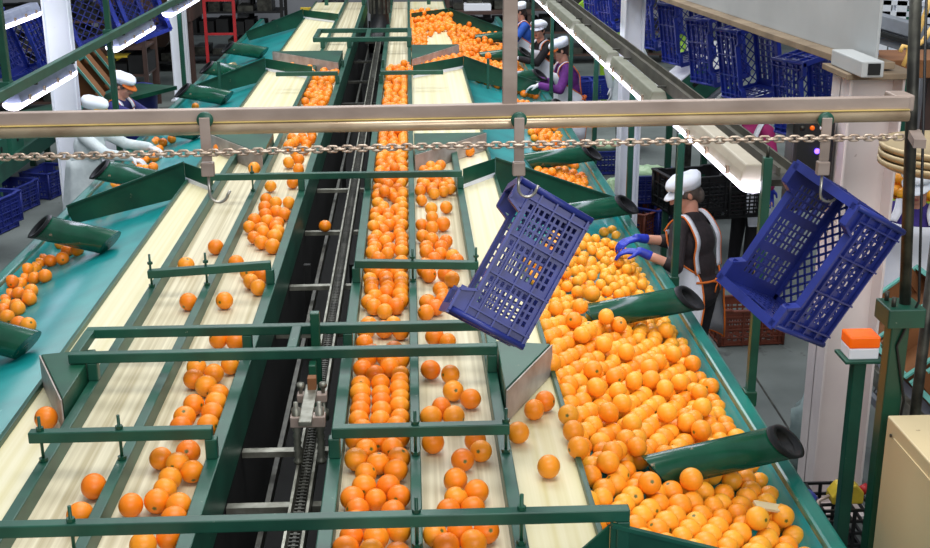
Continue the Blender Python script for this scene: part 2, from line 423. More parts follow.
# guard frames over the belts
def frame(label, bars, legs, rods, w=.042):
    p0 = bars[0][0]
    t = thing('crossbar_frame', label, 'frame', (p0[0], p0[1], 1.4), group='green crossbar frames over the belts')
    for a_, b_ in bars: MB().bar(a_, b_, w, w).build('crossbar', 'green', t, bevel=.004)
    for x, y, z0, z1 in legs: MB().span(x - w / 2, x + w / 2, y - w / 2, y + w / 2, z0, z1).build('leg', 'green', t, bevel=.004)
    for x, y in rods:
        rd = MB().tube([(x, y, 1.402), (x, y, 1.575)], .006, 8).build('threaded_rod', 'dgreen', t)
        MB().lathe((x, y, 1.402), [(0, 0), (.016, 0), (.016, .012), (0, .012)], 6, False).build('nut', 'dgreen', rd)
        MB().lathe((x, y, 1.522), [(0, 0), (.014, 0), (.014, .012), (0, .012)], 6, False).build('nut', 'dgreen', rd)
    return t
zb = 1.5
frame('lowest long green crossbar at the front of the picture', [((-1.8, 3.36, zb), (.66, 3.36, zb))], [(.64, 3.36, 1.355, zb - .021), (-1.8, 3.36, 1.0, zb - .021)], [(-1.346, 3.36), (-1.066, 3.36), (.322, 3.36), (-.006, 3.36)])
frame('short green crossbar over the left belts below the double crossbar', [((-1.385, 4.02, zb), (-.735, 4.02, zb))], [(-.742, 4.02, 1.401, zb - .021)], [(-1.346, 4.02), (-1.066, 4.02)])
frame('short green crossbar over the right belts below the double crossbar', [((-.305, 4.0, zb), (.335, 4.0, zb))], [(-.298, 4.0, 1.401, zb - .021)], [(-.006, 4.0), (.323, 4.0)])
frame('large double green crossbar spanning both conveyors', [((-1.44, 4.77, zb), (.345, 4.77, zb)), ((-1.44, 5.06, zb), (.345, 5.06, zb)), ((-1.42, 4.79, zb), (-1.42, 5.04, zb)), ((-.52, 4.79, zb), (-.52, 5.04, zb)), ((.325, 4.79, zb), (.325, 5.04, zb))], [(-1.345, 4.77, 1.401, zb - .021), (.323, 4.77, 1.401, zb - .021), (-.742, 5.06, 1.401, zb - .021), (-.298, 5.06, 1.401, zb - .021)], [])
frame('short green crossbar over the left belts above the double crossbar', [((-1.36, 5.98, zb - .03), (-.735, 6.0, zb))], [(-.742, 6.0, 1.401, zb - .021)], [(-1.346, 5.98), (-1.066, 5.99)])
frame('short green crossbar over the right belts above the double crossbar', [((-.305, 6.0, zb), (.335, 6.0, zb - .02))], [(-.298, 6.0, 1.401, zb - .021)], [(-.006, 6.0), (.323, 6.0)])
frame('long green crossbar just below the hanging hook chain', [((-1.36, 7.96, zb), (.335, 7.96, zb))], [(.323, 7.96, 1.401, zb - .021), (-.742, 7.96, 1.401, zb - .021), (-.298, 7.96, 1.401, zb - .021)], [(-1.346, 7.96), (-1.066, 7.96)])
frame('thin green crossbar behind the steel rail over the left belts', [((-2.1, 13.5, 1.0), (-.735, 13.5, 1.0))], [(-2.1, 13.5, 1.06, 1.479), (-.742, 13.5, 1.401, 1.479)], [], .03)
frame('thin green crossbar behind the steel rail over the right belts', [((-.30, 13.45, 1.0), (.86, 13.45, 1.0))], [(.86, 13.45, 1.15, 1.485), (-.298, 13.45, 1.401, 1.485)], [], .03)
frame('dark green crossbar above the orange row behind the steel rail, left', [((-1.36, 12.4, zb), (-.735, 12.4, zb))], [(-.742, 12.4, 1.401, zb - .021)], [])
frame('dark green crossbar above the orange row behind the steel rail, right', [((-.305, 12.4, zb), (.335, 12.4, zb))], [(-.298, 12.4, 1.401, zb - .021)], [])
frame('far double green crossbar spanning both conveyors', [((-1.18, 15.1, zb), (.02, 15.1, zb)), ((-1.18, 16.0, zb), (.02, 16.0, zb)), ((-1.16, 15.12, zb), (-1.16, 15.98, zb)), ((0, 15.12, zb), (0, 15.98, zb)), ((-.52, 15.12, zb), (-.52, 15.98, zb))], [(-1.066, 15.1, 1.401, zb - .021), (-.007, 15.1, 1.401, zb - .021), (-.742, 15.1, 1.401, zb - .021)], [], .055)
frame('farthest green crossbar at the head of the conveyors', [((-1.6, 20.3, 1.6), (.9, 20.3, 1.6))], [(-1.346, 20.3, 1.401, 1.58), (-.742, 20.3, 1.401, 1.58), (-.298, 20.3, 1.401, 1.58), (.322, 20.3, 1.401, 1.58)], [], .06)

# central drive gap
t = thing('chain_drive', 'dark chain drive with a chain track between the two conveyors', 'drive frame', (-.5, 3, 0))
MB().span(-.70, -.34, Y0, Y1, .48, .52).build('gap_shade_plate', 'dark', t)  # near-black plate added low in the gap, standing in for its shade
for y in (2.8, 7.2, 11.5, 16, 20.5):
    for x in (-.66, -.38): MB().span(x - .02, x + .02, y - .02, y + .02, 0, 1.12).build('leg', 'dark', t)
for i, py in enumerate((40, 62, 82, 104, 148, 190, 232, 286, 333, 450, 505)):
    y = atz(310, py, 1.14).y
    MB().span(-.722, -.318, y - .02, y + .02, 1.12, 1.145).build('cross_member', 'pale_steel' if i > 4 else 'dark_steel', t)
for y in (3.62, 4.0): MB().span(-.722, -.318, y - .02, y + .02, .98, 1.0).build('cross_member', 'dark_steel', t)
MB().span(-.472, -.398, 2.5, 20, 1.15, 1.17).build('track_channel', 'dark_steel', t)
for x0 in (-.472, -.408): MB().span(x0, x0 + .010, 2.5, 20, 1.17, 1.215).build('track_edge', 'pale_steel', t)
mb = MB()
y = 2.5
while y < 14:
    mb.box((-.435, y, 1.197), (.036, .008, .012)); mb.box((-.435, y + .013, 1.195), (.012, .014, .010)); y += .026
mb.build('drive_chain', 'dark_steel', t)
MB().span(-.60, -.58, 2.5, 20, 1.02, 1.07).build('side_channel', 'dark_steel', t)
t = thing('chain_tensioner', 'rusty chain tensioner bracket with sprung bolts on the drive track', 'bracket', (-.43, 4.4, 1.22))
yb, zt = 4.32, 1.40
MB().box((-.42, yb, zt), (.135, .05, .045)).build('lower_plate', 'rail_flat', t, bevel=.004)
MB().box((-.42, yb + .22, zt), (.12, .045, .035)).build('upper_plate', 'rail_flat', t, bevel=.004)
MB().box((-.425, yb + .10, zt + .02), (.05, .36, .02)).build('slide_bar', 'pale_steel', t, bevel=.003)
MB().span(-.445, -.415, yb + .38, yb + .44, 1.216, 1.47).build('support_block', 'dgreen', t, bevel=.004)
MB().span(-.45, -.41, yb + .6, yb + .64, 1.216, 1.62).build('support_post', 'dgreen', t, bevel=.004)
for dx in (-.045, .045):
    x = -.42 + dx
    pr_ = [(0, -.185), (.016, -.185), (.02, -.17)] + [(.012 + .005 * (k % 2), -.165 + k * .014) for k in range(9)] + [(.018, -.04), (.018, .05), (.009, .055), (.009, .075), (0, .075)]
    MB().lathe((x, yb, zt), pr_, 12).build('sprung_bolt', 'pale_steel', t)
    MB().lathe((x, yb + .22, zt), [(0, -.1), (.02, -.1), (.02, -.06), (.008, -.055), (.008, .04), (.016, .042), (.016, .06), (0, .06)], 12).build('sprung_bolt', 'pale_steel', t)
MB().box((-.42, yb + .24, zt + .05), (.035, .04, .06)).build('clamp_block', 'card', t, bevel=.003)
# motor column at the far end of the gap
t = thing('drive_motor', 'black upright motor at the far end of the drive gap', 'motor', (-.5, 17.6, 1.3))
MB().lathe((-.42, 17.6, 0), [(0, 1.2), (.17, 1.2), (.17, 1.0), (.13, 1.52), (.13, 2.1), (.15, 2.1), (.15, 2.6), (0, 2.62)], 18).build('motor_body', 'black', t)
MB().box((-.42, 17.6, 1.17), (.42, .3, .06)).build('mount_plate', 'dark_steel', t)
mb = MB()
for k in range(12):
    an = k * math.pi / 6; mb.bar((-.42 + .14 * math.cos(an), 17.6 + .14 * math.sin(an), 1.55), (-.42 + .14 * math.cos(an), 17.6 + .14 * math.sin(an), 2.05), .012, .03)
mb.build('cooling_fin', 'dark_steel', t)

# ------------------------------------------------------------------ overhead steel rail, trolleys, chain
YR = 4.0
pl, pr2 = aty(-60, 133.6, YR), aty(908, 115.4, YR)
ex = (pr2 - pl).normalized()
t = thing('overhead_rail', 'steel pipe and flat bar rail crossing the whole picture above the conveyors', 'rail', tuple(pl))
MB().tube([pl, pr2], .0205, 20).build('rail_pipe', 'rail_pipe', t)
MB().bar(pl + V((0, .012, .043)), pr2 + V((0, .012, .043)), .035, .042).build('flat_bar', 'rail_flat', t, bevel=.003)
MB().bar(pl + V((0, -.008, .0215)), pr2 + V((0, -.008, .0215)), .012, .003).build('glint_strip', 'rail_glint', t)  # thin strip that paints the flange edge's yellow reflection
s0 = aty(510, 112, YR)
MB().span(s0.x - .024, s0.x + .024, YR + .004, YR + .034, s0.z, 3.35).build('hanger_bar', 'rail_flat', t, bevel=.003)
e0 = aty(905, 100, YR)
MB().box((e0.x - .0, YR + .05, e0.z - .012), (.07, .10, .055)).build('end_clamp', 'rail_flat', t, bevel=.006)
def trolley(px, label, flip, drop):
    c = aty(px, 124, YR); z0 = c.z
    t = thing('trolley_hook', label, 'hook', tuple(c), group='trolley hooks on the steel rail')
    for dy in (-.034, .036):
        mb = MB()
        rows = []
        for r, y in ((0, -.008), (.024, -.008), (.027, -.004), (.027, .004), (.024, .008), (0, .008)):
            rows.append([V((c.x + r * math.cos(a_), YR + dy + y, z0 + .02 + r * math.sin(a_))) for a_ in np.linspace(0, 2 * math.pi, 25)[:-1]])
        mb.grid(rows, closed=True).build('wheel', 'green', t)
    MB().tube([(c.x, YR - .05, z0 + .02), (c.x, YR + .05, z0 + .02)], .008, 10).build('axle', 'rail_pipe', t)
    MB().span(c.x - .017, c.x + .017, YR - .052, YR - .044, z0 - .115, z0 + .03).build('strap', 'rail_flat', t, bevel=.002)
    MB().span(c.x - .021, c.x + .021, YR - .06, YR - .03, z0 - .165, z0 - .118).build('clamp_block', 'rail_flat', t, bevel=.004)
    s = flip
    pts = [V((c.x, YR - .045, z0 - .165)), V((c.x, YR - .045, z0 - .165 - drop))]
    R = .03
    for k in range(1, 10):
        a_ = math.pi * k / 10 * 1.05
        pts.append(V((c.x + s * R * (1 - math.cos(a_)), YR - .045, z0 - .165 - drop - R * math.sin(a_))))
    pts.append(pts[-1] + V((s * .008, 0, .014)))
    MB().tube(pts, .005, 8).build('hook', 'steel_wire', t)
    return pts
trolley(207, 'empty trolley hook on the steel rail above the left belts', 1, .06)
trolley(518, 'trolley hook holding the crate with the lattice side, mid picture', 1, .045)
trolley(822, 'trolley hook holding the open crate beside the white column', 1, .065)
# chain
cp = [(-40, 158.3), (200, 153), (400, 147), (600, 143), (740, 139.5), (900, 137.2)]
t = thing('link_chain', 'long steel link chain stretched below the steel rail', 'chain', tuple(aty(-40, 158, 3.96)))
pts = []
for x in np.arange(-40, 901, 7.45):
    y = np.interp(x, [p[0] for p in cp], [p[1] for p in cp]); pts.append(aty(float(x), float(y), 3.925))
def link(mb, a_, flat):
    d = ex; n = V((0, 0, 1)) if flat else V((0, 1, 0)); n = (n - d * n.dot(d)).normalized()
    L, W = .0135, .0095
    q = []
    for k in range(14):
        an = 2 * math.pi * k / 14
        q.append(a_ + d * (math.cos(an) * W + (L - W + .004) * (1 if math.cos(an) > 0 else -1)) + n * math.sin(an) * W)
    return mb.tube(q, .0042, 6, closed=True)
rest = MB()
for i, p in enumerate(pts):
    if 14 <= i < 114: link(MB(), p, i % 2 == 0).build('link', 'chain', t)
    else: link(rest, p, i % 2 == 0)
o = rest.build('end_links', 'chain', t); o['kind'] = 'stuff'

# ------------------------------------------------------------------ crates
def panel(name, m, parent, P, ul, wl, hole, th=.0035, clip=None):
    vs = {}; V_ = []; F_ = []
    def vid(i, j):
        if (i, j) not in vs: vs[(i, j)] = len(V_); V_.append(P(ul[i], wl[j]))
        return vs[(i, j)]
    for i in range(len(ul) - 1):
        for j in range(len(wl) - 1):
            if hole(i, j): continue
            F_.append((vid(i, j), vid(i + 1, j), vid(i + 1, j + 1), vid(i, j + 1)))
    mb = MB(); mb.add(V_, F_)
    return mb.build(name, m, parent, solid=th)
def lines(a_, b_, n, frac):
    out = []; s = (b_ - a_) / n
    for k in range(n): out += [a_ + s * k, a_ + s * (k + frac)]
    return out + [b_]
CL, CW, CH = .49, .33, .29
def make_crate(label, m, group=None, detail=True, deep=.055):
    t = thing('plastic_crate', label, 'crate', (0, 0, 0), group)
    L, W, H = CL / 2, CW / 2, CH / 2
    nu, nw = (14, 9) if detail else (9, 6)
    for s in (-1, 1):
        # long wall, low in the middle, high at both ends
        ul = [-L] + lines(-L * .80, L * .80, nu, .30) + [L]
        wl = [-H] + lines(-H * .84, H * .50, nw, .40) + [H - deep, H]
        def hole(i, j, ul=ul, wl=wl):
            uc = (ul[i] + ul[i + 1]) / 2
            if j == len(wl) - 2: return abs(uc) < L * .66
            if 1 <= i <= 2 * nu and 1 <= j <= 2 * nw:
                return i % 2 == 0 and j % 2 == 0 and not (detail and i // 2 in (5, 10))
            return False
        w_ = panel('long_wall', m, t, lambda u, w, s=s: V((u, s * (W - .008 + .008 * (w + H) / CH), w)), ul, wl, hole)
        rb = MB()
        for w in (-H + .012, -H * .52, -H * .08, H * .34, H * .62): rb.bar((-L, s * (W + .004), w), (L, s * (W + .004), w), .014, .006)
        for u in (-.86, -.3, .3, .86): rb.bar((u * L, s * (W + .005), -H), (u * L, s * (W + .005), H - deep), .006, .016, (0, 1, 0))
        rb.build('wall_rib', m, w_)
        # short wall with a hand hole
        vl = [-W] + lines(-W * .8, W * .8, 9 if detail else 6, .38) + [W]
        wl2 = [-H] + lines(-H * .84, H * .34, 6 if detail else 4, .38) + [H * .5, H * .8, H]
        n2 = 9 if detail else 6; n3 = 6 if detail else 4
        def hole2(i, j, vl=vl, wl=wl2):
            vc = (vl[i] + vl[i + 1]) / 2
            if j == len(wl) - 3: return abs(vc) < W * .38
            return i % 2 == 0 and j % 2 == 0 and 1 <= i <= 2 * n2 and 1 <= j <= 2 * n3
        w_ = panel('short_wall', m, t, lambda v, w, s=s: V((s * (L - .008 + .008 * (w + H) / CH), v, w)), vl, wl2, hole2)
        rb = MB()
        for w in (-H + .02, -H * .4, H * .38): rb.bar((s * (L + .004), -W, w), (s * (L + .004), W, w), .014, .006)
        for v in (-.84, -.3, .3, .84): rb.bar((s * (L + .005), v * W, -H), (s * (L + .005), v * W, H), .006, .012, (1, 0, 0))
        rb.build('wall_rib', m, w_)
    # rim
    rm = MB()
    e = .012
    for s in (-1, 1):
        y = s * (W + e / 2)
        P = [(-L - e, H), (-L * .72, H), (-L * .62, H - deep), (L * .62, H - deep), (L * .72, H), (L + e, H)]
        for p, q in zip(P[:-1], P[1:]): rm.bar((p[0], y, p[1]), (q[0], y, q[1]), .034, .010)
        for p in P[1:-1]: rm.tube([(p[0], y - .013, p[1]), (p[0], y + .013, p[1])], .004, 8)
        x = s * (L + e / 2)
        rm.bar((x, -W - e, H), (x, W + e, H), .034, .010)
        for q in (-1, 1): rm.tube([(s * (L + .002), q * (W + .002), -H), (s * (L + .006), q * (W + .006), H)], .012, 8)
    rm.build('rim', m, t)
    # lattice base
    bs = MB(); n = 9 if detail else 6
    for k in range(-n, n + 1):
        for sg in (-1, 1):
            c = k / n * (L + W)
            us = sorted([max(-L, c - W), min(L, c + W)])
            if us[1] - us[0] < .01: continue
            bs.bar((us[0], sg * (us[0] - c), -H + .004), (us[1], sg * (us[1] - c), -H + .004), .008, .005)
    for s in (-1, 1):
        bs.bar((-L, s * (W - .014), -H + .004), (L, s * (W - .014), -H + .004), .03, .007).bar((s * (L - .014), -W, -H + .004), (s * (L - .014), W, -H + .004), .03, .007)
    bs.build('lattice_base', m, t)
    return t
def place(t, rows, loc, sc=1.):
    Rm = Matrix(rows)
    t.matrix_world = Matrix.Translation(V(loc)) @ Rm.to_4x4() @ Matrix.Scale(sc, 4)
    t.location = loc
    t.rotation_euler = Rm.to_euler(); t.scale = (sc,) * 3
def axes(u, w):
    u = V(u).normalized(); w = V(w); w = (w - u * w.dot(u)).normalized(); v = w.cross(u)
    return [[u[i], v[i], w[i]] for i in range(3)]
c0 = make_crate('blue crate hung sideways showing its slotted outer wall, mid picture', 'crate')
def facing(px, py, dist, uu, ww, yaw_, pitch_):
    # a crate seen squarely on its long wall, then turned a little about its own long and short axes
    d = ray(px, py).normalized(); R3 = d.cross(V((0, 0, 1))).normalized(); U3 = R3.cross(d)
    u = (R3 * uu[0] + U3 * uu[1]).normalized(); w = R3 * ww[0] + U3 * ww[1]
    rows = Matrix(axes(u, w)) @ Euler((yaw_, 0, 0)).to_matrix() @ Euler((0, 0, pitch_)).to_matrix()
    return rows, V((0, 0, CAM_H)) + d * dist
rows, loc = facing(515, 265, 4.33, (.48, .877), (-.83, .55), R_(6), R_(5))
place(c0, rows, loc)
c1 = copy_tree(c0); c1['label'] = 'blue crate hung tilted with its open top to the left, by the white column'
place(c1, [[.5032, -.3349, -.7966], [-.0199, .9171, -.3982], [.864, .2162, .4548]], (1.3985, 4.04, 2.120), .965)
cb = make_crate('blue hanging crate at the right end of the back row, half behind the white column', 'crate_b', 'crates hanging in the back row', False, .03)
place(cb, axes((-.15, -.1, 1), (.45, -.9, .1)), aty(808, 92, 7.8), 1.0)
for px, py, y, l, tw in ((750, 60, 8.7, 'blue hanging crate second from the right in the back row', .75), (717, 47, 9.5, 'blue hanging crate in the middle of the back row, touching the pale beam', .9),
                     (686, 30, 10.4, 'blue hanging crate fourth from the white column in the back row', .8), (659, 18, 11.6, 'blue hanging crate just right of the narrow white column', .9),
                     (619, 2, 12.6, 'blue hanging crate just left of the narrow white column', .8), (603, -6, 13.6, 'blue hanging crate above the lime frame, cut by the top edge', .8),
                     (845, 60, 8.2, 'blue hanging crate hidden behind the top of the capped column', .8)):
    c = copy_tree(cb); c['label'] = l; place(c, axes((-.18 + random.uniform(-.05, .05), -.05, 1), (tw - .45, -.9, .1)), aty(px, py, y))
for px, py, y, l, tw in ((22, 42, 13.0, 'blue hanging crate at the top left corner, left of the white column', -.35), (-8, 45, 13.4, 'blue hanging crate cut by the left edge near the top', -.2), (88, 12, 12.6, 'blue hanging crate just right of the left white column', .3),
                         (140, 8, 14.4, 'blue hanging crate above the lit lamp by the navy worker', .3), (120, 4, 15.6, 'blue hanging crate behind the green lamp hanger post', .2)):
    c = copy_tree(cb); c['label'] = l; c['group'] = 'crates hanging over the left aisle'; place(c, axes((-.3, -.1, 1), (tw, -.9, .15)), aty(px, py, y), 1.25)
t = thing('crate_conveyor_rail', 'steel rail carrying the back row of hanging crates', 'rail', (2.3, 7, 2.66))
q0, q1 = aty(845, 60, 7.8), aty(603, -6, 13.8)
MB().tube([V((q0.x, q0.y, q0.z + .36)), V((q1.x, q1.y, q1.z + .36))], .02, 12).build('rail_pipe', 'rail_pipe', t)
t = thing('crate_conveyor_rail', 'steel rail carrying the crates over the left aisle', 'rail', (-3.6, 11, 2.5))
q0, q1 = aty(-20, 42, 12.6), aty(130, 4, 16)
MB().tube([V((q0.x, q0.y, q0.z + .38)), V((q1.x, q1.y, q1.z + .42))], .02, 12).build('rail_pipe', 'rail_pipe', t)
def floor_crate(px, py, z, label, m, rz, src={}, sc=1., group=None):
    if m not in src: c = make_crate(label, m, group, False, .01); src[m] = c
    else: c = copy_tree(src[m])
    c['label'] = label
    if group: c['group'] = group
    p = atz(px, py, z)
    p = V((p.x, p.y, z + CH / 2 * sc + .005))
    place(c, [[math.cos(rz), -math.sin(rz), 0], [math.sin(rz), math.cos(rz), 0], [0, 0, 1]], p, sc)
    return p
g1 = 'blue crates on the floor'
floor_crate(-10, 232, 0, 'blue crate on the floor at the left edge, nearest of its row', 'crate', 1.3, group=g1)
floor_crate(-8, 226, .30, 'upper blue crate of the nearest stack at the left edge', 'crate', 1.3, group=g1)
floor_crate(13, 210, 0, 'blue crate on the floor, second of the row at the left edge', 'crate', 1.3, group=g1)
pb1 = floor_crate(49, 194, 0, 'blue crate with a pale bag on the floor by the left white column', 'crate', 1.3, group=g1)

# ------------------------------------------------------------------ lamps, rails and posts
def fixture(x, y0, y1, z, label, m='housing', w=.13):
    t = thing('fluorescent_fixture', label, 'lamp', (x, y0, z), group='fluorescent lamps over the sorting tables')
    P = [V((x - w * .5, y0, z - .05)), V((x + w * .5, y0, z - .05)), V((x + w * .42, y0, z)), V((x + w * .3, y0, z + .04)), V((x - w * .3, y0, z + .04)), V((x - w * .42, y0, z))]
    hs = MB().prism(P, (0, y1 - y0, 0)).build('housing', m, t, bevel=.008)
    rows = []
    n = 12
    for yy, s in ((y0 - .035, .6), (y0 - .03, .8), (y0 + .01, 1), (y1 - .01, 1), (y1 + .03, .8), (y1 + .035, .6)):
        rows.append([V((x + .57 * w * s * math.cos(math.pi * k / n), yy, z - .05 - .05 * s * math.sin(math.pi * k / n))) for k in range(n + 1)])
    MB().grid(rows).add([rows[0][k] for k in range(n + 1)], [tuple(range(n + 1))]).add(rows[-1], [tuple(range(n + 1))]).add([rows[0][0], rows[0][-1], rows[-1][-1], rows[-1][0]], [(0, 1, 2, 3)]).build('diffuser', 'tube', t)
    for k in range(4):
        yy = y0 + (y1 - y0) * (k + .5) / 4
        for s in (-1, 1): MB().box((x + s * w * .53, yy, z - .035), (.012, .03, .04)).build('clip', 'beam_edge', hs)
    return t
fixture(1.58, 5.42, 7.15, 2.09, 'nearest lit lamp above the woman in the white cap', 'housing_l')
fixture(1.58, 7.65, 9.25, 2.05, 'lit lamp on the right, behind the steel rail and below the narrow column')
fixture(1.58, 9.45, 11.4, 2.05, 'lit lamp on the right over the worker in purple')
fixture(1.58, 11.6, 13.6, 2.05, 'lit lamp on the right reaching the top edge of the picture')
fixture(1.58, 13.8, 15.6, 2.05, 'farthest lit lamp on the right, at the blue clad worker')
fixture(-2.74, 8.45, 9.9, 1.97, 'nearest lit lamp under the long green rail at the left', 'housing_b')
fixture(-2.70, 11.3, 12.9, 1.98, 'lit lamp under the green rail over the navy worker', 'housing_b')
fixture(-2.70, 14.0, 15.8, 2.0, 'lit lamp at the top of the second left white column', 'housing_b')
fixture(-3.55, 10.6, 11.9, 2.24, 'lit lamp in the top left corner of the picture', 'housing_b')
t = thing('lamp_rail', 'dark green rail on posts carrying the lamps on the right', 'lamp rail', (1.72, 5.2, 2.14))
MB().span(1.66, 1.74, 5.3, 16, 2.06, 2.10).build('beam', 'rail_channel', t, bevel=.004)
for x0 in (1.655, 1.733): MB().span(x0, x0 + .01, 5.3, 16, 2.06, 2.14).build('channel_lip', 'rail_channel', t)
for y in (5.6, 7.0, 7.8, 9.1, 9.6, 11.2, 11.8, 13.4, 14.2, 15.3): MB().span(1.60, 1.66, y - .012, y + .012, 2.085, 2.10).build('hanger_strip', 'dark_steel', t)
PL = ['green lamp post on the trough rim under the end of the nearest right lamp', 'bright green lamp post in front of the woman in the white cap', 'green lamp post in front of the narrow white column',
      'green lamp post between the narrow column and the worker in purple', 'green lamp post in front of the worker in purple', 'green lamp post between the purple and the black tops', 'green lamp post in front of the blue clad worker']
for y, l in zip((5.25, 6.98, 8.6, 10.35, 12.0, 13.65, 15.8), PL):
    t = thing('lamp_post', l, 'post', (1.585, y, 1.0), group='green lamp posts on the right rim')
    top = 2.2 if y < 5.4 else 1.955
    MB().span(1.567, 1.607, y - .02, y + .02, .80, top).build('post', 'green', t, bevel=.003)
    MB().span(1.555, 1.612, y - .035, y + .035, 1.0, 1.075).build('rim_clamp', 'dgreen', t, bevel=.004)
    if y < 5.4:
        MB().tube([(1.587, y, top), (1.587, y, top + .05)], .008, 8).build('bolt', 'dark_steel', t)
        MB().span(1.607, 1.70, y - .015, y + .11, 2.07, 2.10).build('arm', 'dark_steel', t)
t = thing('lamp_rail', 'long dark green rail carrying the lamps over the left trough', 'lamp rail', (-2.64, 8, 2.05))
MB().span(-2.665, -2.62, 6.2, 15.6, 2.03, 2.10).build('beam', 'green', t, bevel=.004)
for y in (8.7, 9.7, 11.5, 12.7, 14.3, 15.4): MB().span(-2.77, -2.63, y - .012, y + .012, 2.012, 2.035).build('hanger_strip', 'dark_steel', t)
for y, z0, l in ((8.25, 2.1, 'dark green hanger post above the nearest left lamp'), (11.15, .0, 'green hanger post between the two left lamps'), (14.6, 0, 'green hanger post at the far left lamp')):
    t = thing('hanger_post', l, 'post', (-2.69, y, z0), group='green hanger posts on the left')
    MB().span(-2.715, -2.668, y - .03, y + .03, z0, 3.2).build('post', 'dgreen', t, bevel=.004)
    MB().span(-2.735, -2.667, y - .05, y + .05, 2.02, 2.11).build('clamp', 'green', t, bevel=.004)

# posts on the right
def rod(a_, b_, r): return MB().tube([a_, b_], r, 14)
t = thing('square_post', 'thick green square post behind the beige cabinet, with a pipe on top', 'post', (1.81, 4.2, 0))
MB().span(1.775, 1.845, 4.165, 4.235, 0, 1.80).build('post', 'dgreen', t, bevel=.005)
MB().span(1.745, 1.885, 4.13, 4.27, 1.80, 1.875).build('top_box', 'green', t, bevel=.005)
for dx, dy in ((-.04, -.03), (.04, .03), (-.04, .04)): MB().tube([(1.815 + dx, 4.2 + dy, 1.875), (1.815 + dx, 4.2 + dy, 1.91)], .009, 8).build('bolt', 'dark_steel', t)
x1 = aty(911, 0, 4.2).x
MB().tube([(1.83, 4.2, 1.87), (x1, 4.2, 3.2)], .021, 14).build('upright_pipe', 'dark_steel', t)
MB().tube([(1.83 - .02, 4.165, 1.0), (1.85, 4.155, 1.5), (1.80, 4.16, 1.72), (1.86, 4.15, 1.9), (x1 + .018, 4.16, 3.2)], .005, 6).build('cable', 'black', t)
MB().bar((1.79, 4.2, 2.52), (1.74, 4.02, 2.52), .04, .03).build('rail_bracket', 'rail_flat', t)
t = thing('warning_light', 'orange warning lamp on a green post in front of the white column', 'warning lamp', (2.075, 5.2, 0))
MB().span(2.045, 2.105, 5.17, 5.23, 0, 1.245).build('post', 'green', t, bevel=.004)
MB().span(1.985, 2.165, 5.12, 5.28, 1.245, 1.26).build('shelf_plate', 'green', t, bevel=.003)
MB().span(2.005, 2.145, 5.14, 5.26, 1.26, 1.315).build('base', 'white', t, bevel=.006)
MB().span(2.003, 2.147, 5.138, 5.262, 1.315, 1.372).build('lens', 'amber', t, bevel=.008)
t = thing('control_cabinet', 'plain beige metal cabinet in the bottom right corner', 'cabinet', (2.1, 3.5, 0))
MB().span(1.752, 2.6, 2.9, 4.06, .06, 1.485).build('body', 'beige', t, bevel=.006)
MB().span(1.80, 2.55, 2.95, 4.0, 0, .06).build('plinth', 'dark', t)
MB().span(1.748, 1.752, 3.0, 3.98, .12, 1.43).build('side_or_shade_panel', 'beige', t)
MB().tube([(1.7485, 4.0, 1.43), (1.7445, 4.0, 1.43)], .007, 10).build('screw', 'dark_steel', t)

# things on the floor at the lower right
p = atz(848, 545, .0)
SX, SY = -.20, .28
t = thing('wire_stand', 'black mesh crate on the floor between the green posts', 'crate', (2.33, 5.4, 0))
mb = MB()
for z in (.02, .13, .24, .35, .45):
    mb.span(2.2, 2.50, 5.15, 5.165, z, z + .022).span(2.2, 2.50, 5.485, 5.5, z, z + .022).span(2.2, 2.215, 5.15, 5.5, z, z + .022).span(2.485, 2.5, 5.15, 5.5, z, z + .022)
for x in (2.2, 2.29, 2.38, 2.47): mb.span(x, x + .02, 5.152, 5.162, 0, .47).span(x, x + .02, 5.488, 5.498, 0, .47)
mb.build('mesh_side', 'crate_d', t)
MB().span(2.2, 2.5, 5.15, 5.5, .0, .012).build('bottom', 'crate_d', t)
t = thing('connector_box', 'yellow plug box resting on the black mesh crate', 'plug box', (2.36, 5.3, .475))
MB().prism([V((2.25, 5.2, .475)), V((2.47, 5.2, .475)), V((2.47, 5.2, .56)), V((2.41, 5.2, .62)), V((2.30, 5.2, .60)), V((2.25, 5.2, .53))], (0, .14, 0)).build('body', 'yellow_paint', t, bevel=.012)
MB().tube([(2.47, 5.27, .54), (2.52, 5.27, .57)], .035, 14).build('red_plug', 'red', t)
MB().tube([(2.24, 5.25, .52), (2.16, 5.22, .50), (2.10, 5.10, .3), (2.02, 5.02, .02)], .014, 8).build('cable', 'rail_flat', t)
t = thing('plastic_drum', 'small blue plastic drum on the floor behind the lamp post', 'drum', (2.0, 5.62, 0))
MB().lathe((2.0, 5.62, 0), [(0, 0), (.10, 0), (.105, .02), (.105, .12), (.11, .13), (.105, .14), (.105, .28), (.08, .31), (.03, .32), (.03, .35), (0, .35)], 20).build('drum', 'crate_b', t)
for nm, sc, dz in (('wire_stand', (.9, .9, .63), 0), ('connector_box', (.75, .75, .75), -.175)):
    o = bpy.data.objects[nm]; o.location = o.location + V((SX + .06, SY, dz)); o.scale = sc
def blob_bag(name, label, c, rad, m, seed):
    rnd = random.Random(seed)
    mb = MB().sphere(c, rad, 20, 12)
    t = []
    for i, v in enumerate(mb.v):
        d = (v - V(c)); k = 1 + .16 * math.sin(d.x * 37 + seed) * math.cos(d.y * 41 + seed) + .1 * math.sin(d.z * 53)
        mb.v[i] = V(c) + d * k
        if mb.v[i].z < c[2] - rad[2] * .8: mb.v[i].z = c[2] - rad[2] * .8
    return tag(mb.build(name, m), label, 'bag')
blob_bag('plastic_bag', 'grey plastic bag on the floor between the two green posts', (2.33, 6.42, .24), (.13, .12, .30), 'bag_g', 3)

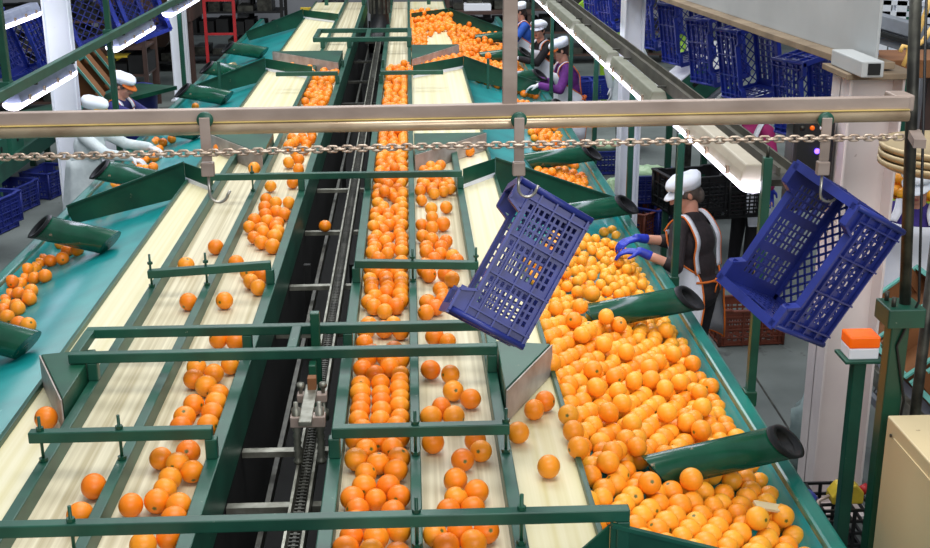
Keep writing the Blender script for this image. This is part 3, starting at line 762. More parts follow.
# crates and bags on the floor behind the woman
g2 = 'crates stacked behind the woman in the white cap'
pa = floor_crate(650, 205, 0, 'blue crate on the floor right of the narrow white column', 'crate', .1, group=g2)
pz = floor_crate(648, 200, .30, 'blue crate with a pale green bag, top of the stack by the narrow column', 'crate', .05, group=g2)
blob_bag('plastic_bag', 'pale green bag in the top blue crate by the narrow column', (pz.x, pz.y, pz.z + .12), (.22, .15, .09), 'bag', 5)
p2 = floor_crate(654, 232, 0, 'blue crate close behind the woman in the white cap', 'crate', .9, group=g2)
blob_bag('plastic_bag', 'pale green bag hanging over the brown crate by the column', (p2.x - .42, p2.y + .05, .38), (.13, .12, .16), 'bag', 9)
floor_crate(640, 236, 0, 'brown crate on the floor under a pale green bag', 'crate_r', .9, group=g2)
pf = floor_crate(602, 172, 0, 'blue crate on the floor left of the narrow white column', 'crate', .1, group=g2)
blob_bag('plastic_bag', 'pale green bag on the blue crate left of the narrow column', (pf.x, pf.y, pf.z + .16), (.2, .14, .08), 'bag', 12)
floor_crate(744, 338, 0, 'brown crate on the floor right of the woman in the apron', 'crate_r', .05, group=g2)
for i, (px, py) in enumerate(((690, 208), (728, 214))):
    for k in range(4 if i == 0 else 3):
        floor_crate(px, py, .30 * k, ('black crate, %s of the %s stack behind the woman in the white cap') % (('lowest', 'second', 'third', 'topmost')[k], ('left', 'right')[i]), 'crate_d', .1 + .04 * k, group='black crate stacks')
for k in range(2): floor_crate(589, 98, .30 * k, ('blue crate on the floor behind the worker in purple', 'upper blue crate behind the worker in purple')[k], 'crate_b', .0, group='blue crates behind the worker in purple')
for k in range(2): floor_crate(573, 100, .30 * k, ('lower blue crate next to the back of the worker in purple', 'upper blue crate next to the back of the worker in purple')[k], 'crate_b', .0, group='blue crates behind the worker in purple')

# ------------------------------------------------------------------ background on the left
t = thing('carton_conveyor', 'green roller conveyor with cartons in the left aisle', 'conveyor', (-4.0, 11, 0))
MB().span(-4.75, -4.20, 9.5, 15.5, .48, .56).build('bed', 'dgreen', t)
MB().span(-4.20, -4.16, 9.5, 15.5, .46, .64).build('side_rail', 'green', t)
for y in (9.8, 12.2, 15):
    for xx in (-4.2, -4.7): MB().span(xx - .03, xx + .03, y - .03, y + .03, 0, .48).build('leg', 'dgreen', t)
for k, y in enumerate((10.0, 10.5, 11.0, 11.5, 12.02, 12.55, 13.1)):
    t = thing('carton', 'green printed carton on the left aisle conveyor', 'carton', (-4.46, y, .562), group='green cartons on the left aisle conveyor')
    bd = MB().span(-4.68, -4.24, y - .2, y + .2, .562, .84).build('body', 'carton_g', t, bevel=.004)
    MB().tube([(-4.239, y, .73), (-4.236, y, .73)], .03, 12).build('hand_hole', 'dark', bd)
    MB().span(-4.685, -4.235, y - .205, y + .205, .83, .85).build('lid_edge', 'mint', t)
def slant_carton(loc, u, n, label, group, sz=(.45, .34, .12), name='carton'):
    t = thing(name, label, 'carton', (0, 0, 0), group)
    a_, b_, h = sz[0] / 2, sz[1] / 2, sz[2]
    MB().span(-a_, a_, -b_, b_, 0, .006).build('bottom', 'card', t)
    for s in (-1, 1):
        MB().span(-a_, a_, s * b_ - .004, s * b_ + .004, .0, h).build('side', 'card', t)
        MB().span(s * a_ - .004, s * a_ + .004, -b_, b_, .0, h).build('side', 'card', t)
        MB().span(-a_ - .012, a_ + .012, s * b_ - .014, s * b_ + .014, h, h + .012).build('folded_edge', 'mint', t)
        MB().span(s * a_ - .014, s * a_ + .014, -b_ + .02, b_ - .02, h, h + .012).build('folded_edge', 'mint', t)
    for x in (-a_ + .06, a_ - .06): MB().span(x - .03, x + .03, b_ - .03, b_ - .008, .0, h + .03).build('corner_tab', 'card', t)
    place(t, axes(u, n), loc)
    return t
for k, (px, py) in enumerate(((82, 82), (92, 74), (100, 66))):
    slant_carton(aty(px, py, 14.5 + .5 * k), (.5, .2, -.8), (-.5, -.6, .6), ('open brown carton below the nearest left lamp, nearest of three', 'open brown carton below the nearest left lamp, middle of three', 'open brown carton below the nearest left lamp, farthest of three')[k], 'open cartons in the left aisle', (.5, .3, .12))
t = thing('carton_rack', 'dark sloping rack holding the open brown cartons', 'rack', (-4.2, 15, 0))
q = aty(92, 80, 15.2)
MB().bar((q.x - .4, 14.2, q.z - .25), (q.x + .6, 16.2, q.z - .25), .6, .05).build('shelf', 'dgreen', t)
for dx, dy in ((-.4, 14.4), (.4, 16)): MB().span(q.x + dx - .03, q.x + dx + .03, dy - .03, dy + .03, 0, q.z - .27).build('leg', 'dgreen', t)
# brown hopper machine
a_ = aty(150, 45, 20.5)
t = thing('hopper_machine', 'brown hopper machine behind the navy worker', 'machine', (a_.x, 20.5, 0))
X = a_.x
MB().prism([V((X - .75, 20.2, 1.15)), V((X + .75, 20.2, 1.15)), V((X + .75, 20.2, 2.0)), V((X - .75, 20.2, 2.0))], (0, 1.2, 0)).build('body', 'brown', t, bevel=.02)
MB().add([V((X - .6, 20.3, 1.15)), V((X + .6, 20.3, 1.15)), V((X + .6, 21.3, 1.15)), V((X - .6, 21.3, 1.15)), V((X - .1, 20.7, .7)), V((X + .2, 20.7, .7)), V((X + .2, 21, .7)), V((X - .1, 21, .7))], [(0, 1, 5, 4), (1, 2, 6, 5), (2, 3, 7, 6), (3, 0, 4, 7), (4, 5, 6, 7)]).build('funnel', 'brown', t)
for dx in (-.7, .1, .7): MB().span(X + dx - .05, X + dx + .05, 20.25, 20.35, 0, 1.15).build('leg', 'brown', t)
MB().span(X - .75, X + .05, 20.0, 20.6, .55, .62).build('roller_shelf', 'yellow_paint', t)
MB().tube([(X - .7, 20.05, .42), (X + .05, 20.05, .42)], .09, 14).build('roller', 'apron', t)
MB().span(X + .45, X + .75, 20.1, 20.2, 1.5, 1.9).build('switch_box', 'white', t, bevel=.01)
MB().tube([(X + .5, 20.1, 1.5), (X + .3, 20.0, 1.1), (X - .1, 20.0, .9), (X - .2, 20.05, 1.2)], .02, 8).build('hose', 'crate_b', t)
MB().span(X - .3, X + 1.5, 21.2, 21.35, 2.0, 2.06).build('orange_lip', 'trim_o', t)
# red ladder stand
a_ = aty(222, 55, 20.6); X = a_.x
t = thing('ladder_stand', 'red ladder stand with a grey board beside the left trough', 'ladder', (X, 20.6, 0))
for dx in (-.24, .24): MB().span(X + dx - .025, X + dx + .025, 20.58, 20.63, 0, 2.4).build('upright', 'red', t, bevel=.004)
for z in (.4, .9, 1.45, 1.52, 2.0): MB().span(X - .22, X + .22, 20.585, 20.625, z, z + .035).build('rung', 'red', t)
MB().span(X - .21, X + .21, 20.63, 20.65, 1.56, 1.98).build('board', 'grey', t)
# dark machinery
def rack(px, py, y, w, h, d, label, m, seed):
    a_ = aty(px, py, y); rnd = random.Random(seed)
    t = thing('storage_rack', label, 'rack', (a_.x, y, 0))
    for sx in (-1, 1):
        for sy in (0, 1): MB().span(a_.x + sx * w / 2 - .03, a_.x + sx * w / 2 + .03, y + sy * d - .03, y + sy * d + .03, 0, h).build('upright', m, t)
    n = int(h / .42)
    for k in range(n):
        z = .15 + k * (h - .2) / n
        MB().span(a_.x - w / 2, a_.x + w / 2, y - .02, y + d, z, z + .03).build('shelf', m, t)
        mb = MB(); x = a_.x - w / 2 + .1
        while x < a_.x + w / 2 - .25:
            ww = rnd.uniform(.12, .3); mb.span(x, x + ww, y + .05, y + d - .05, z + .031, z + .031 + rnd.uniform(.1, .28)); x += ww + rnd.uniform(.02, .1)
        o = mb.build('stored_goods', 'dark' if k % 2 else 'dark_steel', t); o['kind'] = 'stuff'
    return t
rack(205, 60, 23.5, 3.0, 2.6, .8, 'dark rack of machine parts behind the red ladder stand', 'dark', 1)
rack(120, 60, 22.6, 2.2, 2.3, .8, 'dark rack behind the brown hopper machine', 'dark', 2)
rack(30, 60, 18.5, 3.4, 2.2, .8, 'dark rack behind the left white column', 'brown', 3)
rack(560, 25, 23.0, 4.2, 1.9, .8, 'dark rack behind the workers at the right trough', 'brown', 4)
rack(485, 22, 24.5, 1.6, 1.3, .6, 'brown rack at the far end behind the orange heap', 'brown', 8)
t = thing('storage_bin', 'smooth blue bin on the floor behind the navy worker', 'bin', (-3, 13.8, 0))
q = atz(134, 118, .35)
MB().lathe((q.x, q.y, 0), [(0, 0), (.28, 0), (.30, .05), (.33, .68), (.35, .70), (.35, .74), (.30, .78), (0, .80)], 4 * 6).build('bin_body', 'crate_b', t)
# far end of the hall
for px, w, m, l in ((318, .62, 'yellow_paint', 'yellow feed panel at the far end of the left conveyor'), (345, .5, 'lime', 'lime green feed panel beside the yellow one'), (397, .55, 'lime', 'lime green feed panel at the far end of the right conveyor')):
    q = aty(px, 13, 22.2)
    t = thing('feed_panel', l, 'panel', (q.x, 22.2, 0), group='feed panels at the far end')
    MB().span(q.x - w / 2, q.x + w / 2, 22.2, 22.25, q.z - .18, q.z + .1).build('panel', m, t, bevel=.004)
    for s in (-1, 1): MB().span(q.x + s * w * .4 - .02, q.x + s * w * .4 + .02, 22.25, 22.29, 0, q.z).build('leg', 'dgreen', t)
q = aty(334, 9, 23.5)
t = thing('hose_reel', 'black coiled hose on a stand at the far end', 'hose reel', (q.x, 23.5, 0))
for k in range(4): MB().tube([V((q.x + (.24 - .03 * k) * math.cos(an), 23.45 - .03 * k, q.z + (.24 - .03 * k) * math.sin(an))) for an in np.linspace(0, 2 * math.pi, 25)[:-1]], .025, 8, closed=True).build('hose_loop', 'black', t)
MB().span(q.x - .03, q.x + .03, 23.48, 23.54, 0, q.z).build('stand', 'dark_steel', t)
q = aty(246, 30, 24.5)
t = thing('wall_post', 'off-white pillar behind the red ladder stand', 'post', (q.x, 24.5, 0))
MB().span(q.x - .14, q.x + .14, 24.4, 24.68, 0, 3).build('post', 'white', t, bevel=.01)
MB().span(q.x - .2, q.x + .2, 24.34, 24.74, 0, .04).build('base_plate', 'white', t)
q = aty(252, 20, 24)
t = thing('black_pole', 'thin black leaning pole beside the off-white pillar', 'pole', (q.x, 24, 0))
MB().tube([(q.x - .1, 24, 0), (q.x + .22, 24, 2.6)], .05, 10).build('pole', 'black', t)
q = aty(477, 10, 23)
t = thing('white_carton', 'white box at the far end beyond the orange heap', 'box', (q.x, 23, 0))
MB().span(q.x - .25, q.x + .25, 22.8, 23.3, 1.03, q.z + .12).build('box', 'white', t, bevel=.005)
t = thing('work_table', 'brown table under the white box at the far end', 'table', (q.x, 23, 0))
MB().span(q.x - .6, q.x + 1.0, 22.7, 23.5, .97, 1.03).build('top', 'brown', t)
for dx, dy in ((-.55, 22.75), (.95, 22.75), (-.55, 23.45), (.95, 23.45)): MB().span(q.x + dx - .03, q.x + dx + .03, dy - .03, dy + .03, 0, .97).build('leg', 'brown', t)

# ------------------------------------------------------------------ background on the right
t = thing('lime_trestle', 'lime green trestle frame behind the right lamp rail', 'trestle', (3.4, 18, 0))
def pbar(p, q, w, name): MB().bar(aty(*p, 18), aty(*q, 18), w, w).build(name, 'lime', t, bevel=.005)
pbar((604, 20), (604, 100), .11, 'upright'); pbar((617, 70), (615, 106), .08, 'upright')
pbar((580, 3), (604, 30), .11, 'brace'); pbar((604, 44), (622, 26), .12, 'brace'); pbar((603, 90), (617, 74), .08, 'brace')
for px in (604, 615):
    q = aty(px, 102, 18); MB().span(q.x - .05, q.x + .05, 17.96, 18.04, 0, q.z).build('leg', 'lime', t)
# curved slide with green carton behind the crates
t = thing('carton_slide', 'pale grey curved slide with lime sides below the hanging crates', 'slide', (2.8, 11, 0))
P0, P1, P2_ = aty(648, 60, 11.6), aty(672, 62, 11.3), aty(700, 72, 10.9)
rows = []
for k in range(9):
    s = k / 8
    p = aty(672 + 4 * s - 20 * s * s, 42 + 66 * s, 11.6 - 1.1 * s)
    rows.append([p + V((.10, 0, .06)), p + V((.2, 0, 0)), p + V((.5, 0, .0)), p + V((.6, 0, .06))])
MB().grid(rows).build('slide_bed', 'beam', t, solid=.015)
MB().tube([r[0] for r in rows], .03, 8).build('side_edge', 'lime', t)
MB().tube([r[3] for r in rows], .03, 8).build('side_edge', 'lime', t)
for r in (rows[1], rows[7]): MB().span(r[1].x - .03, r[1].x + .03, r[1].y - .03, r[1].y + .03, 0, r[1].z - .02).build('leg', 'dark_steel', t)
q = aty(690, 84, 10.4)
t = thing('carton', 'green carton with a black slot below the hanging crates', 'carton', (q.x, 10.4, 0))
Rm = Euler((0, R_(-38), R_(12))).to_matrix()
MB().box(q, (.42, .3, .28), Rm).build('body', 'carton_g', t, bevel=.006)
MB().box(q + Rm @ V((.02, -.152, .03)), (.10, .006, .035), Rm).build('hand_hole', 'dark', t)
MB().box(q + Rm @ V((0, 0, .145)), (.44, .32, .012), Rm).build('lid', 'white', t)
t = thing('carton_stand', 'dark trolley under the green carton', 'stand', (q.x, 10.4, 0))
MB().box(q - Rm @ V((0, 0, .155)), (.6, .4, .025), Rm).build('top', 'grey', t)
for dx in (-.16, .16): MB().span(q.x + dx - .025, q.x + dx + .025, 10.38, 10.43, 0, q.z - .17 - dx * -.75 - .02).build('leg', 'dgreen', t)
# dark machine block behind the right hook
q = aty(823, 150, 6.2)
t = thing('control_unit', 'dark control unit with a violet light on the white column, behind the right hook', 'control unit', (q.x, 6.2, q.z))
q.x = 2.165 - .115
MB().span(q.x - .11, q.x + .105, 6.0, 6.15, q.z - .28, q.z + .2).build('housing', 'black', t, bevel=.02)
MB().sphere((q.x + .015, 5.995, q.z + .04), .014, 10, 6).build('indicator', 'led', t)
for k in range(3): MB().sphere((q.x - .07 + .05 * k, 5.995, q.z + .16), .013, 10, 6).build('button', ('dark_steel', 'amber', 'white')[k], t)
# slanted carton shelf on the right
t = thing('packing_shelf', 'sloping grey packing shelf with open cartons at the right edge', 'shelf', (2.7, 6, 0))
xa, za, xb, zb_ = 2.62, .70, 3.15, 1.11
MB().prism([V((xa, 4.6, za)), V((xb, 4.6, zb_)), V((xb, 4.6, zb_ - .03)), V((xa, 4.6, za - .03))], (0, 2.3, 0)).build('shelf_board', 'grey', t)
MB().span(xa - .03, xa + .01, 4.6, 6.9, za - .06, za + .04).build('front_rail', 'pale_steel', t, bevel=.004)
MB().span(xa - .06, xa - .03, 4.6, 6.9, za - .14, za - .09).build('lower_rail', 'grey', t, bevel=.004)
for y in (4.8, 6.7):
    MB().span(xa, xa + .05, y - .025, y + .025, 0, za - .04).build('leg', 'dgreen', t)
    MB().span(xb - .06, xb - .01, y - .025, y + .025, 0, zb_ - .05).build('leg', 'dgreen', t)
un = V((xb - xa, 0, zb_ - za)).normalized(); nn = V((-un.z, 0, un.x))
for k, y in enumerate((6.55, 6.05, 5.55, 5.05)):
    mid = V(((xa + xb) / 2, y, (za + zb_) / 2)) + nn * .012
    slant_carton(mid, un, nn, ('open brown carton at the far end of the sloping shelf, by the thick green post', 'open carton on the sloping shelf, second from its far end', 'open carton on the sloping shelf above the beige cabinet', 'nearest open carton on the sloping shelf at the right edge')[k], 'open cartons on the sloping shelf', (.5, .42, .13))
# orange bin and stacked dish
q = aty(914, 226, 8.3)
t = thing('orange_bin', 'green edged bin heaped with oranges at the right edge', 'bin', (q.x, 8.4, 0))
BX, BY, BZ = q.x + .12, 8.4, q.z
MB().span(BX - .34, BX + .34, BY - .28, BY + .28, BZ - .06, BZ).build('bottom', 'crate_d', t)
for s in (-1, 1):
    MB().span(BX - .34, BX + .34, BY + s * .28 - .012, BY + s * .28 + .012, BZ, BZ + .2).build('side', 'crate_d', t); MB().span(BX + s * .34 - .012, BX + s * .34 + .012, BY - .28, BY + .28, BZ, BZ + .2).build('side', 'crate_d', t)
    MB().span(BX - .36, BX + .36, BY + s * .28 - .02, BY + s * .28 + .02, BZ + .2, BZ + .225).build('lime_edge', 'lime', t); MB().span(BX + s * .34 - .02, BX + s * .34 + .02, BY - .28, BY + .28, BZ + .2, BZ + .225).build('lime_edge', 'lime', t)
for sx in (-.3, .3):
    for sy in (-.24, .24): MB().span(BX + sx - .025, BX + sx + .025, BY + sy - .025, BY + sy + .025, 0, BZ - .06).build('leg', 'dgreen', t)
q = aty(947, 150, 5.1)
t = thing('round_dish', 'stacked round beige dish rims at the right edge', 'dish', (q.x, 5.1, 0))
for k in range(3): MB().lathe((q.x, 5.1, q.z - .035 * k), [(0, .01), (.24, .01), (.27, .03), (.285, .03), (.285, .008), (.25, -.012), (0, -.012)], 40).build('dish_rim', 'disc', t)
MB().tube([(q.x, 5.1, 0), (q.x, 5.1, q.z - .08)], .025, 12).build('stand_pole', 'dark_steel', t)
# top right corner
t = thing('white_rack', 'white shelf frame in the top right corner', 'rack', (5, 13, 0))
for px in (884, 900, 930):
    q = aty(px, 10, 13.5); MB().span(q.x - .06, q.x + .06, 13.45, 13.57, 0, q.z + .3).build('upright', 'white', t, bevel=.004)
for py in (2, 13, 24):
    q0, q1 = aty(880, py, 13.5), aty(960, py + 3, 13.5); MB().bar(q0, q1, .1, .05).build('shelf', 'white', t)
q0, q1 = aty(895, 10, 14.2), aty(950, 40, 14.2)
MB().span(q0.x, q1.x, 14.2, 14.25, .1, q0.z).build('back_board', 'carton_g', t)
t = thing('grey_conveyor', 'grey twin rail conveyor beside the capped column', 'conveyor', (3.5, 9, 0))
for (p, q) in (((872, 18), (950, 40)), ((872, 33), (950, 58))): MB().bar(aty(*p, 9.4), aty(*q, 8.6), .09, .1).build('side_rail', 'grey', t, bevel=.006)
MB().bar(aty(872, 26, 9.5), aty(950, 50, 8.7), .3, .03).build('bed', 'dark', t)
q = aty(930, 45, 8.8)
MB().span(q.x - .04, q.x + .04, 8.8, 8.88, 0, q.z - .06).build('leg', 'grey', t)
q = aty(948, 50, 9.3)
MB().span(q.x - .04, q.x + .04, 9.26, 9.34, 0, q.z - .02).build('leg', 'grey', t)
q = aty(905, 58, 8.0)
t = thing('brown_bench', 'brown wooden bench top behind the capped column', 'bench', (q.x, 8, 0))
MB().span(q.x - .3, q.x + .6, 7.9, 8.4, q.z - .12, q.z).build('top', 'card', t, bevel=.005)
for dx in (.25, .55): MB().span(q.x + dx - .03, q.x + dx + .03, 8.1, 8.16, 0, q.z - .12).build('leg', 'brown', t)
t = thing('hose_loop', 'yellow hose looped behind the upright pipe in the top right corner', 'hose', tuple(aty(915, 30, 5.2)))
MB().tube([aty(*p, 5.2) for p in ((932, -6), (926, 12), (918, 34), (913, 50), (924, 40), (932, 28))], .012, 8).build('hose', 'rope', t)
MB().tube([aty(*p, 5.15) for p in ((900, 52), (903, 46), (908, 47), (908, 55), (903, 66))], .010, 8).build('hose_end', 'rope', t)
t['label'] = 'pale yellow hose looped behind the upright pipe in the top right corner'

q = aty(226, 60, 16.0)
t = thing('foam_roll', 'short pale roll lying on the far left trough', 'roll', (q.x, 16, 1.1))
MB().tube([(q.x - .12, 16.05, bedz(mx(q.x - .12)) + .07), (q.x + .12, 15.9, bedz(mx(q.x + .12)) + .07)], .065, 18).build('roll', 'disc', t)
MB().tube([(q.x - .125, 16.054, bedz(mx(q.x - .12)) + .07), (q.x + .125, 15.896, bedz(mx(q.x + .12)) + .07)], .02, 12).build('core', 'card', t)
q = atz(768, 508, 1.08)
t = tag(MB().box((q.x, q.y, 1.085), (.11, .05, .012), Euler((.1, .25, .1)).to_matrix()).build('paper_card', 'beige', None, bevel=.002), 'small cream card lying on the oranges at the near rim of the right trough', 'card')

# ------------------------------------------------------------------ where the oranges lie
def simulate_oranges():
    rng = np.random.default_rng(7)
    def uz(p, z):
        q = atz(p[0], p[1], z); return np.array(q[:])
    def pr(p):
        v = V(p) - V((0, 0, CAM_H)); w = v.dot(fwd); return (465 + F_PX * v.dot(r2) / w, 274 - F_PX * v.dot(u2) / w, w)
    items=[] # x,y,z,r,zone
    def c(ox,oy,s): return lambda l:[(ox+a/s,oy+b/s) for a,b in l]
    s1=731/240; s2=510/240
    LB=c(0,290,s2)([(477,23),(465,105),(500,110),(492,160),(418,165),(455,178),(412,190),(438,205),(430,243),(465,222),(468,240),(455,262),(392,272),(385,290),(450,288),(400,345),(345,360),(380,372),(378,400),(415,390),(355,420),(348,455),(295,457),(392,460),(378,480),(312,540),(350,530)])
    LB+=c(200,130,s1)([(110,405),(150,435),(185,440),(155,462),(178,480),(202,212),(232,222),(197,237),(270,222),(232,250),(258,258),(200,258),(168,275),(202,278),(236,285),(162,298),(192,300),(218,300),(165,328),(198,312),(240,308),(187,343),(228,325),(222,355),(215,172),(283,160),(300,120),(282,25),(310,22),(330,30),(270,100),(300,90),(268,50),(320,60),(338,5),(290,70),(325,45)])
    LB+=c(200,0,s1)([(375,245),(395,240),(350,255),(370,265),(390,265),(345,280),(375,290),(330,290),(360,300),(325,310),(345,320),(370,320),(385,305),(352,240),(395,225),(375,222)])
    LA=c(200,130,s1)([(48,357),(75,522),(165,117)])+c(0,130,s1)([(567,412),])+c(0,290,s2)([(203,418),(170,478),])
    LO=c(0,290,s2)([(98,273),(150,505)])+c(200,130,s1)([(55,57)])
    RE=c(400,130,s1)([(75,87),(113,85),(133,75),(150,68),(95,112),(122,108),(110,145),(75,180),(90,172),(106,188),(66,215),(95,240),(141,236),(98,268),(131,287),(66,290),(98,298),(72,325),(95,333),(140,340),(85,358),(122,358),(82,372),(124,378),(105,395),(160,385),(78,410),(172,400),(75,430),(125,440),(158,455),(98,440),(125,490),(100,535),(115,525)])
    RE+=c(400,290,s2)([(60,45),(70,30),(90,8),(75,100),(100,110),(65,170),(107,180),(113,215),(150,232),(88,250),(67,270),(110,270),(70,325),(160,320),(133,362),(172,343),(118,405),(122,443),(160,430),(153,465),(105,470),(75,525),(100,540),(125,515),(150,535),(178,515)])
    RO=c(400,290,s2)([(285,255),(308,237),(242,304),(316,376)])+c(400,130,s1)([(180,60),(200,38),(235,38),(212,65)])
    LT=c(0,130,s1)([(157,352),(185,350),(205,368),(150,400),(190,392),(235,365),(95,412),(80,422),(85,440),(137,445),(40,455),(80,462),(45,485),(95,490),(10,495),(20,475),(85,515),(55,535),(15,540),(350,170),(365,180),(-15,500),(-20,470)])
    LT+=c(0,290,s2)([(60,15),(38,38),(8,10),(35,8),(8,40),(15,58),(60,75),(40,72),(-10,30)])
    LT+=c(0,0,s1)([(405,500),(443,487),(470,480),(445,515),(465,510),(430,495),(425,515),(455,440),(475,430),(500,433),(485,455),(570,310),(595,325),(520,425)])
    RB=c(0,0,1)([(590,206),(597,243),(587,240),(612,230),(604,232),(617,236)])
    lanes=dict(LA=(-1.32,-1.085),LB=(-1.045,-.765),LO=(-1.58,-1.37),RD=(-.275,-.025),RE=(.012,.30),RO=(.345,.58))
    def add(x,y,z,r,zone): items.append([x,y,z,r,zone])
    for nm,l in (('LB',LB),('LA',LA),('LO',LO),('RE',RE),('RO',RO)):
        a,b=lanes[nm]
        for p in l:
            r={'LA':.0465,'LB':.0445,'LO':.0465,'RE':.043,'RO':.0435}[nm]+rng.normal()*.0015
            if p[1]<150: r=.042
            w=uz(p,ZB+r); add(min(max(w[0],a+r),b-r),w[1],ZB+r,r,nm)
    bedL=lambda x:1.2-(-1.62-x)*.33
    bedR=lambda x:1.2-(x-.60)*.33
    for p in LT:
        r=.044
        x=-2.2
        for k in range(20):
            z=bedL(x)+r*1.06; w=uz(p,z); x=w[0]
        add(max(x,-2.49),w[1],z,r,'LT')
    # dense lane RD
    y=2.9
    while y<13.55:
        pr_gap=.04 if y<9 else .01
        if rng.random()<pr_gap*2.5: y+=rng.uniform(.06,.16)
        n=rng.choice([1,2,3],p=[.12,.38,.5])
        for k in range(n):
            r=.042+rng.normal()*.0015
            add(-.275+.042+ (k+.5*rng.random())*.083*(3/n if n<3 else 1),y+rng.random()*.05,ZB+r,r,'RD')
        y+=.090 if y<10 else .1
    # second-level oranges on RD
    for y in np.arange(5.2,13.5,.22):
        if rng.random()<.8: add(-.15+rng.normal()*.05,y,ZB+.11,.040,'RD')
    # LB far, RE far
    for k in range(44): add(-.9+rng.uniform(-.09,.09),rng.uniform(9.4,13.2),ZB+.04,.04,'LB')
    for k in range(40): add(.15+rng.uniform(-.1,.1),rng.uniform(8.0,8.7) if k<16 else rng.uniform(13.3,14.2),ZB+.04,.04,'RE')
    # along wedge faces left station2/3, right station 2
    def along(p,q,n,zone,z=ZB,jit=.05,r=.04):
        for k in range(n):
            t=(k+rng.random())/n
            add(p[0]+(q[0]-p[0])*t+rng.normal()*jit,p[1]+(q[1]-p[1])*t+rng.normal()*jit,z+r,r,zone)
    along((-1.6,13.95),(-.82,13.2),22,'LW')
    along((-.2,13.3),(.55,14.35),44,'RW')
    # right heap near
    def heap(x0,x1,y0,y1,r,frac2,zone,cond=lambda x,y:True,bed=bedR,sp=1.06,jt=.4):
        d=2*r*sp;row=0;y=y0
        while y<y1:
            x=x0+(d/2 if row%2 else 0)
            while x<x1:
                xx=x+rng.normal()*r*jt;yy=y+rng.normal()*r*jt
                if cond(xx,yy):
                    rr=r*(1+rng.normal()*.035)
                    add(xx,yy,bed(xx)+rr*1.05+rng.random()*.006,rr,zone)
                    if rng.random()<frac2 and x0+r<xx<x1-r: add(xx+r*.9,yy+r*.6,bed(xx)+rr*2.75,rr,zone)
                x+=d*.95
            y+=d*.866;row+=1
    def pipe_y(y0): # pipe from (.9,y0-.42) to (1.54,y0)
        return lambda x:y0-.13+(x-.94)*(.16/.58)
    P1,P2,P3=pipe_y(4.42),pipe_y(6.2),pipe_y(8.2)
    def off(P,x,y): return abs(y-P(x))*.84
    heap(.63,1.45,3.42,4.75,.044,.22,'R0',lambda x,y:y<P1(x)-.0 )
    heap(.63,1.45,3.9,6.5,.0435,.24,'R1',lambda x,y:y>P1(x)+.0 and y<P2(x)+.0 and not(x<.66 and y>5.6))
    heap(.66,1.45,5.7,8.0,.0345,.3,'R2',lambda x,y:y>P2(x)+.05 and y<P3(x)-.25 and x>.70+max(0,(y-7.0))*.35 and not(x<.78 and y<6.2 and False))
    for p in RB:
        x=1.2
        for k in range(20):
            z=bedR(x)+.04*1.06;w=uz(p,z);x=w[0]
        add(min(x,1.44),w[1],z,.038,'R3')
    heap(.95,1.45,8.85,10.1,.039,.15,'R4',lambda x,y:x>1.0 and rng.random()<.75)
    heap(1.15,1.45,10.3,13.3,.039,.2,'R5',lambda x,y:rng.random()<.6)
    # far heap beyond station y=13.7
    def bedfar(x): return ZB if x<.6 else bedR(x)
    heap(.60,1.45,13.9,19.2,.044,.15,'R6',lambda x,y:not(abs(y-15.0-(x-1))<.12),bed=bedfar,sp=1.18,jt=.75)
    heap(.0,.60,17.2,19.4,.044,.15,'R7',bed=bedfar,sp=1.18,jt=.75)
    heap(.0,.16,15.2,17.3,.041,.1,'R7',lambda x,y:rng.random()<.8,bed=bedfar,sp=1.18,jt=.75)
    for p in [(421.5,33),(430.5,34),(439,31),(412.5,40),(419.5,40),(432,31)]:
        w=uz(p,ZB+.04);add(w[0],w[1],ZB+.04,.04,'R7')
    heap(-2.49,-2.25,9.0,9.7,.039,.1,'LT',lambda x,y:rng.random()<.3,bed=bedL)
    IT=np.array([i[:4] for i in items]);Z=np.array([i[4] for i in items])
    N=len(IT);
    lane_lim=np.full((N,2),0.)
    iso=np.array([z in lanes for z in Z])
    for i in range(N):
        z=Z[i]
        if z in lanes: lane_lim[i]=lanes[z]
        elif z=='LW': lane_lim[i]=(-1.6,-.765)
        elif z=='RW': lane_lim[i]=(-.27,.62)
        elif z in('LT',): lane_lim[i]=(-2.53,-1.6)
        else: lane_lim[i]=(0,1.49)
    pos=IT[:,:3].copy();r=IT[:,3]
    pipes=[(np.array([.94,y-.13,1.155]),np.array([1.52,y+.03,1.195])) for y in(4.42,6.2,8.2,9.9,12.1,14.1,16.0,17.8)]
    isR=np.array([z[0]=='R' and z not in('RD','RE','RO','RW') for z in Z]);isLT=Z=='LT'
    def bedz(p):
        b=np.full(N,ZB)
        m=isR&(p[:,0]>.6);b[m]=1.2-(p[m,0]-.6)*.33
        b[isLT]=1.2-(-1.62-p[isLT,0])*.33
        return b
    order=np.argsort(pos[:,1])
    from collections import defaultdict
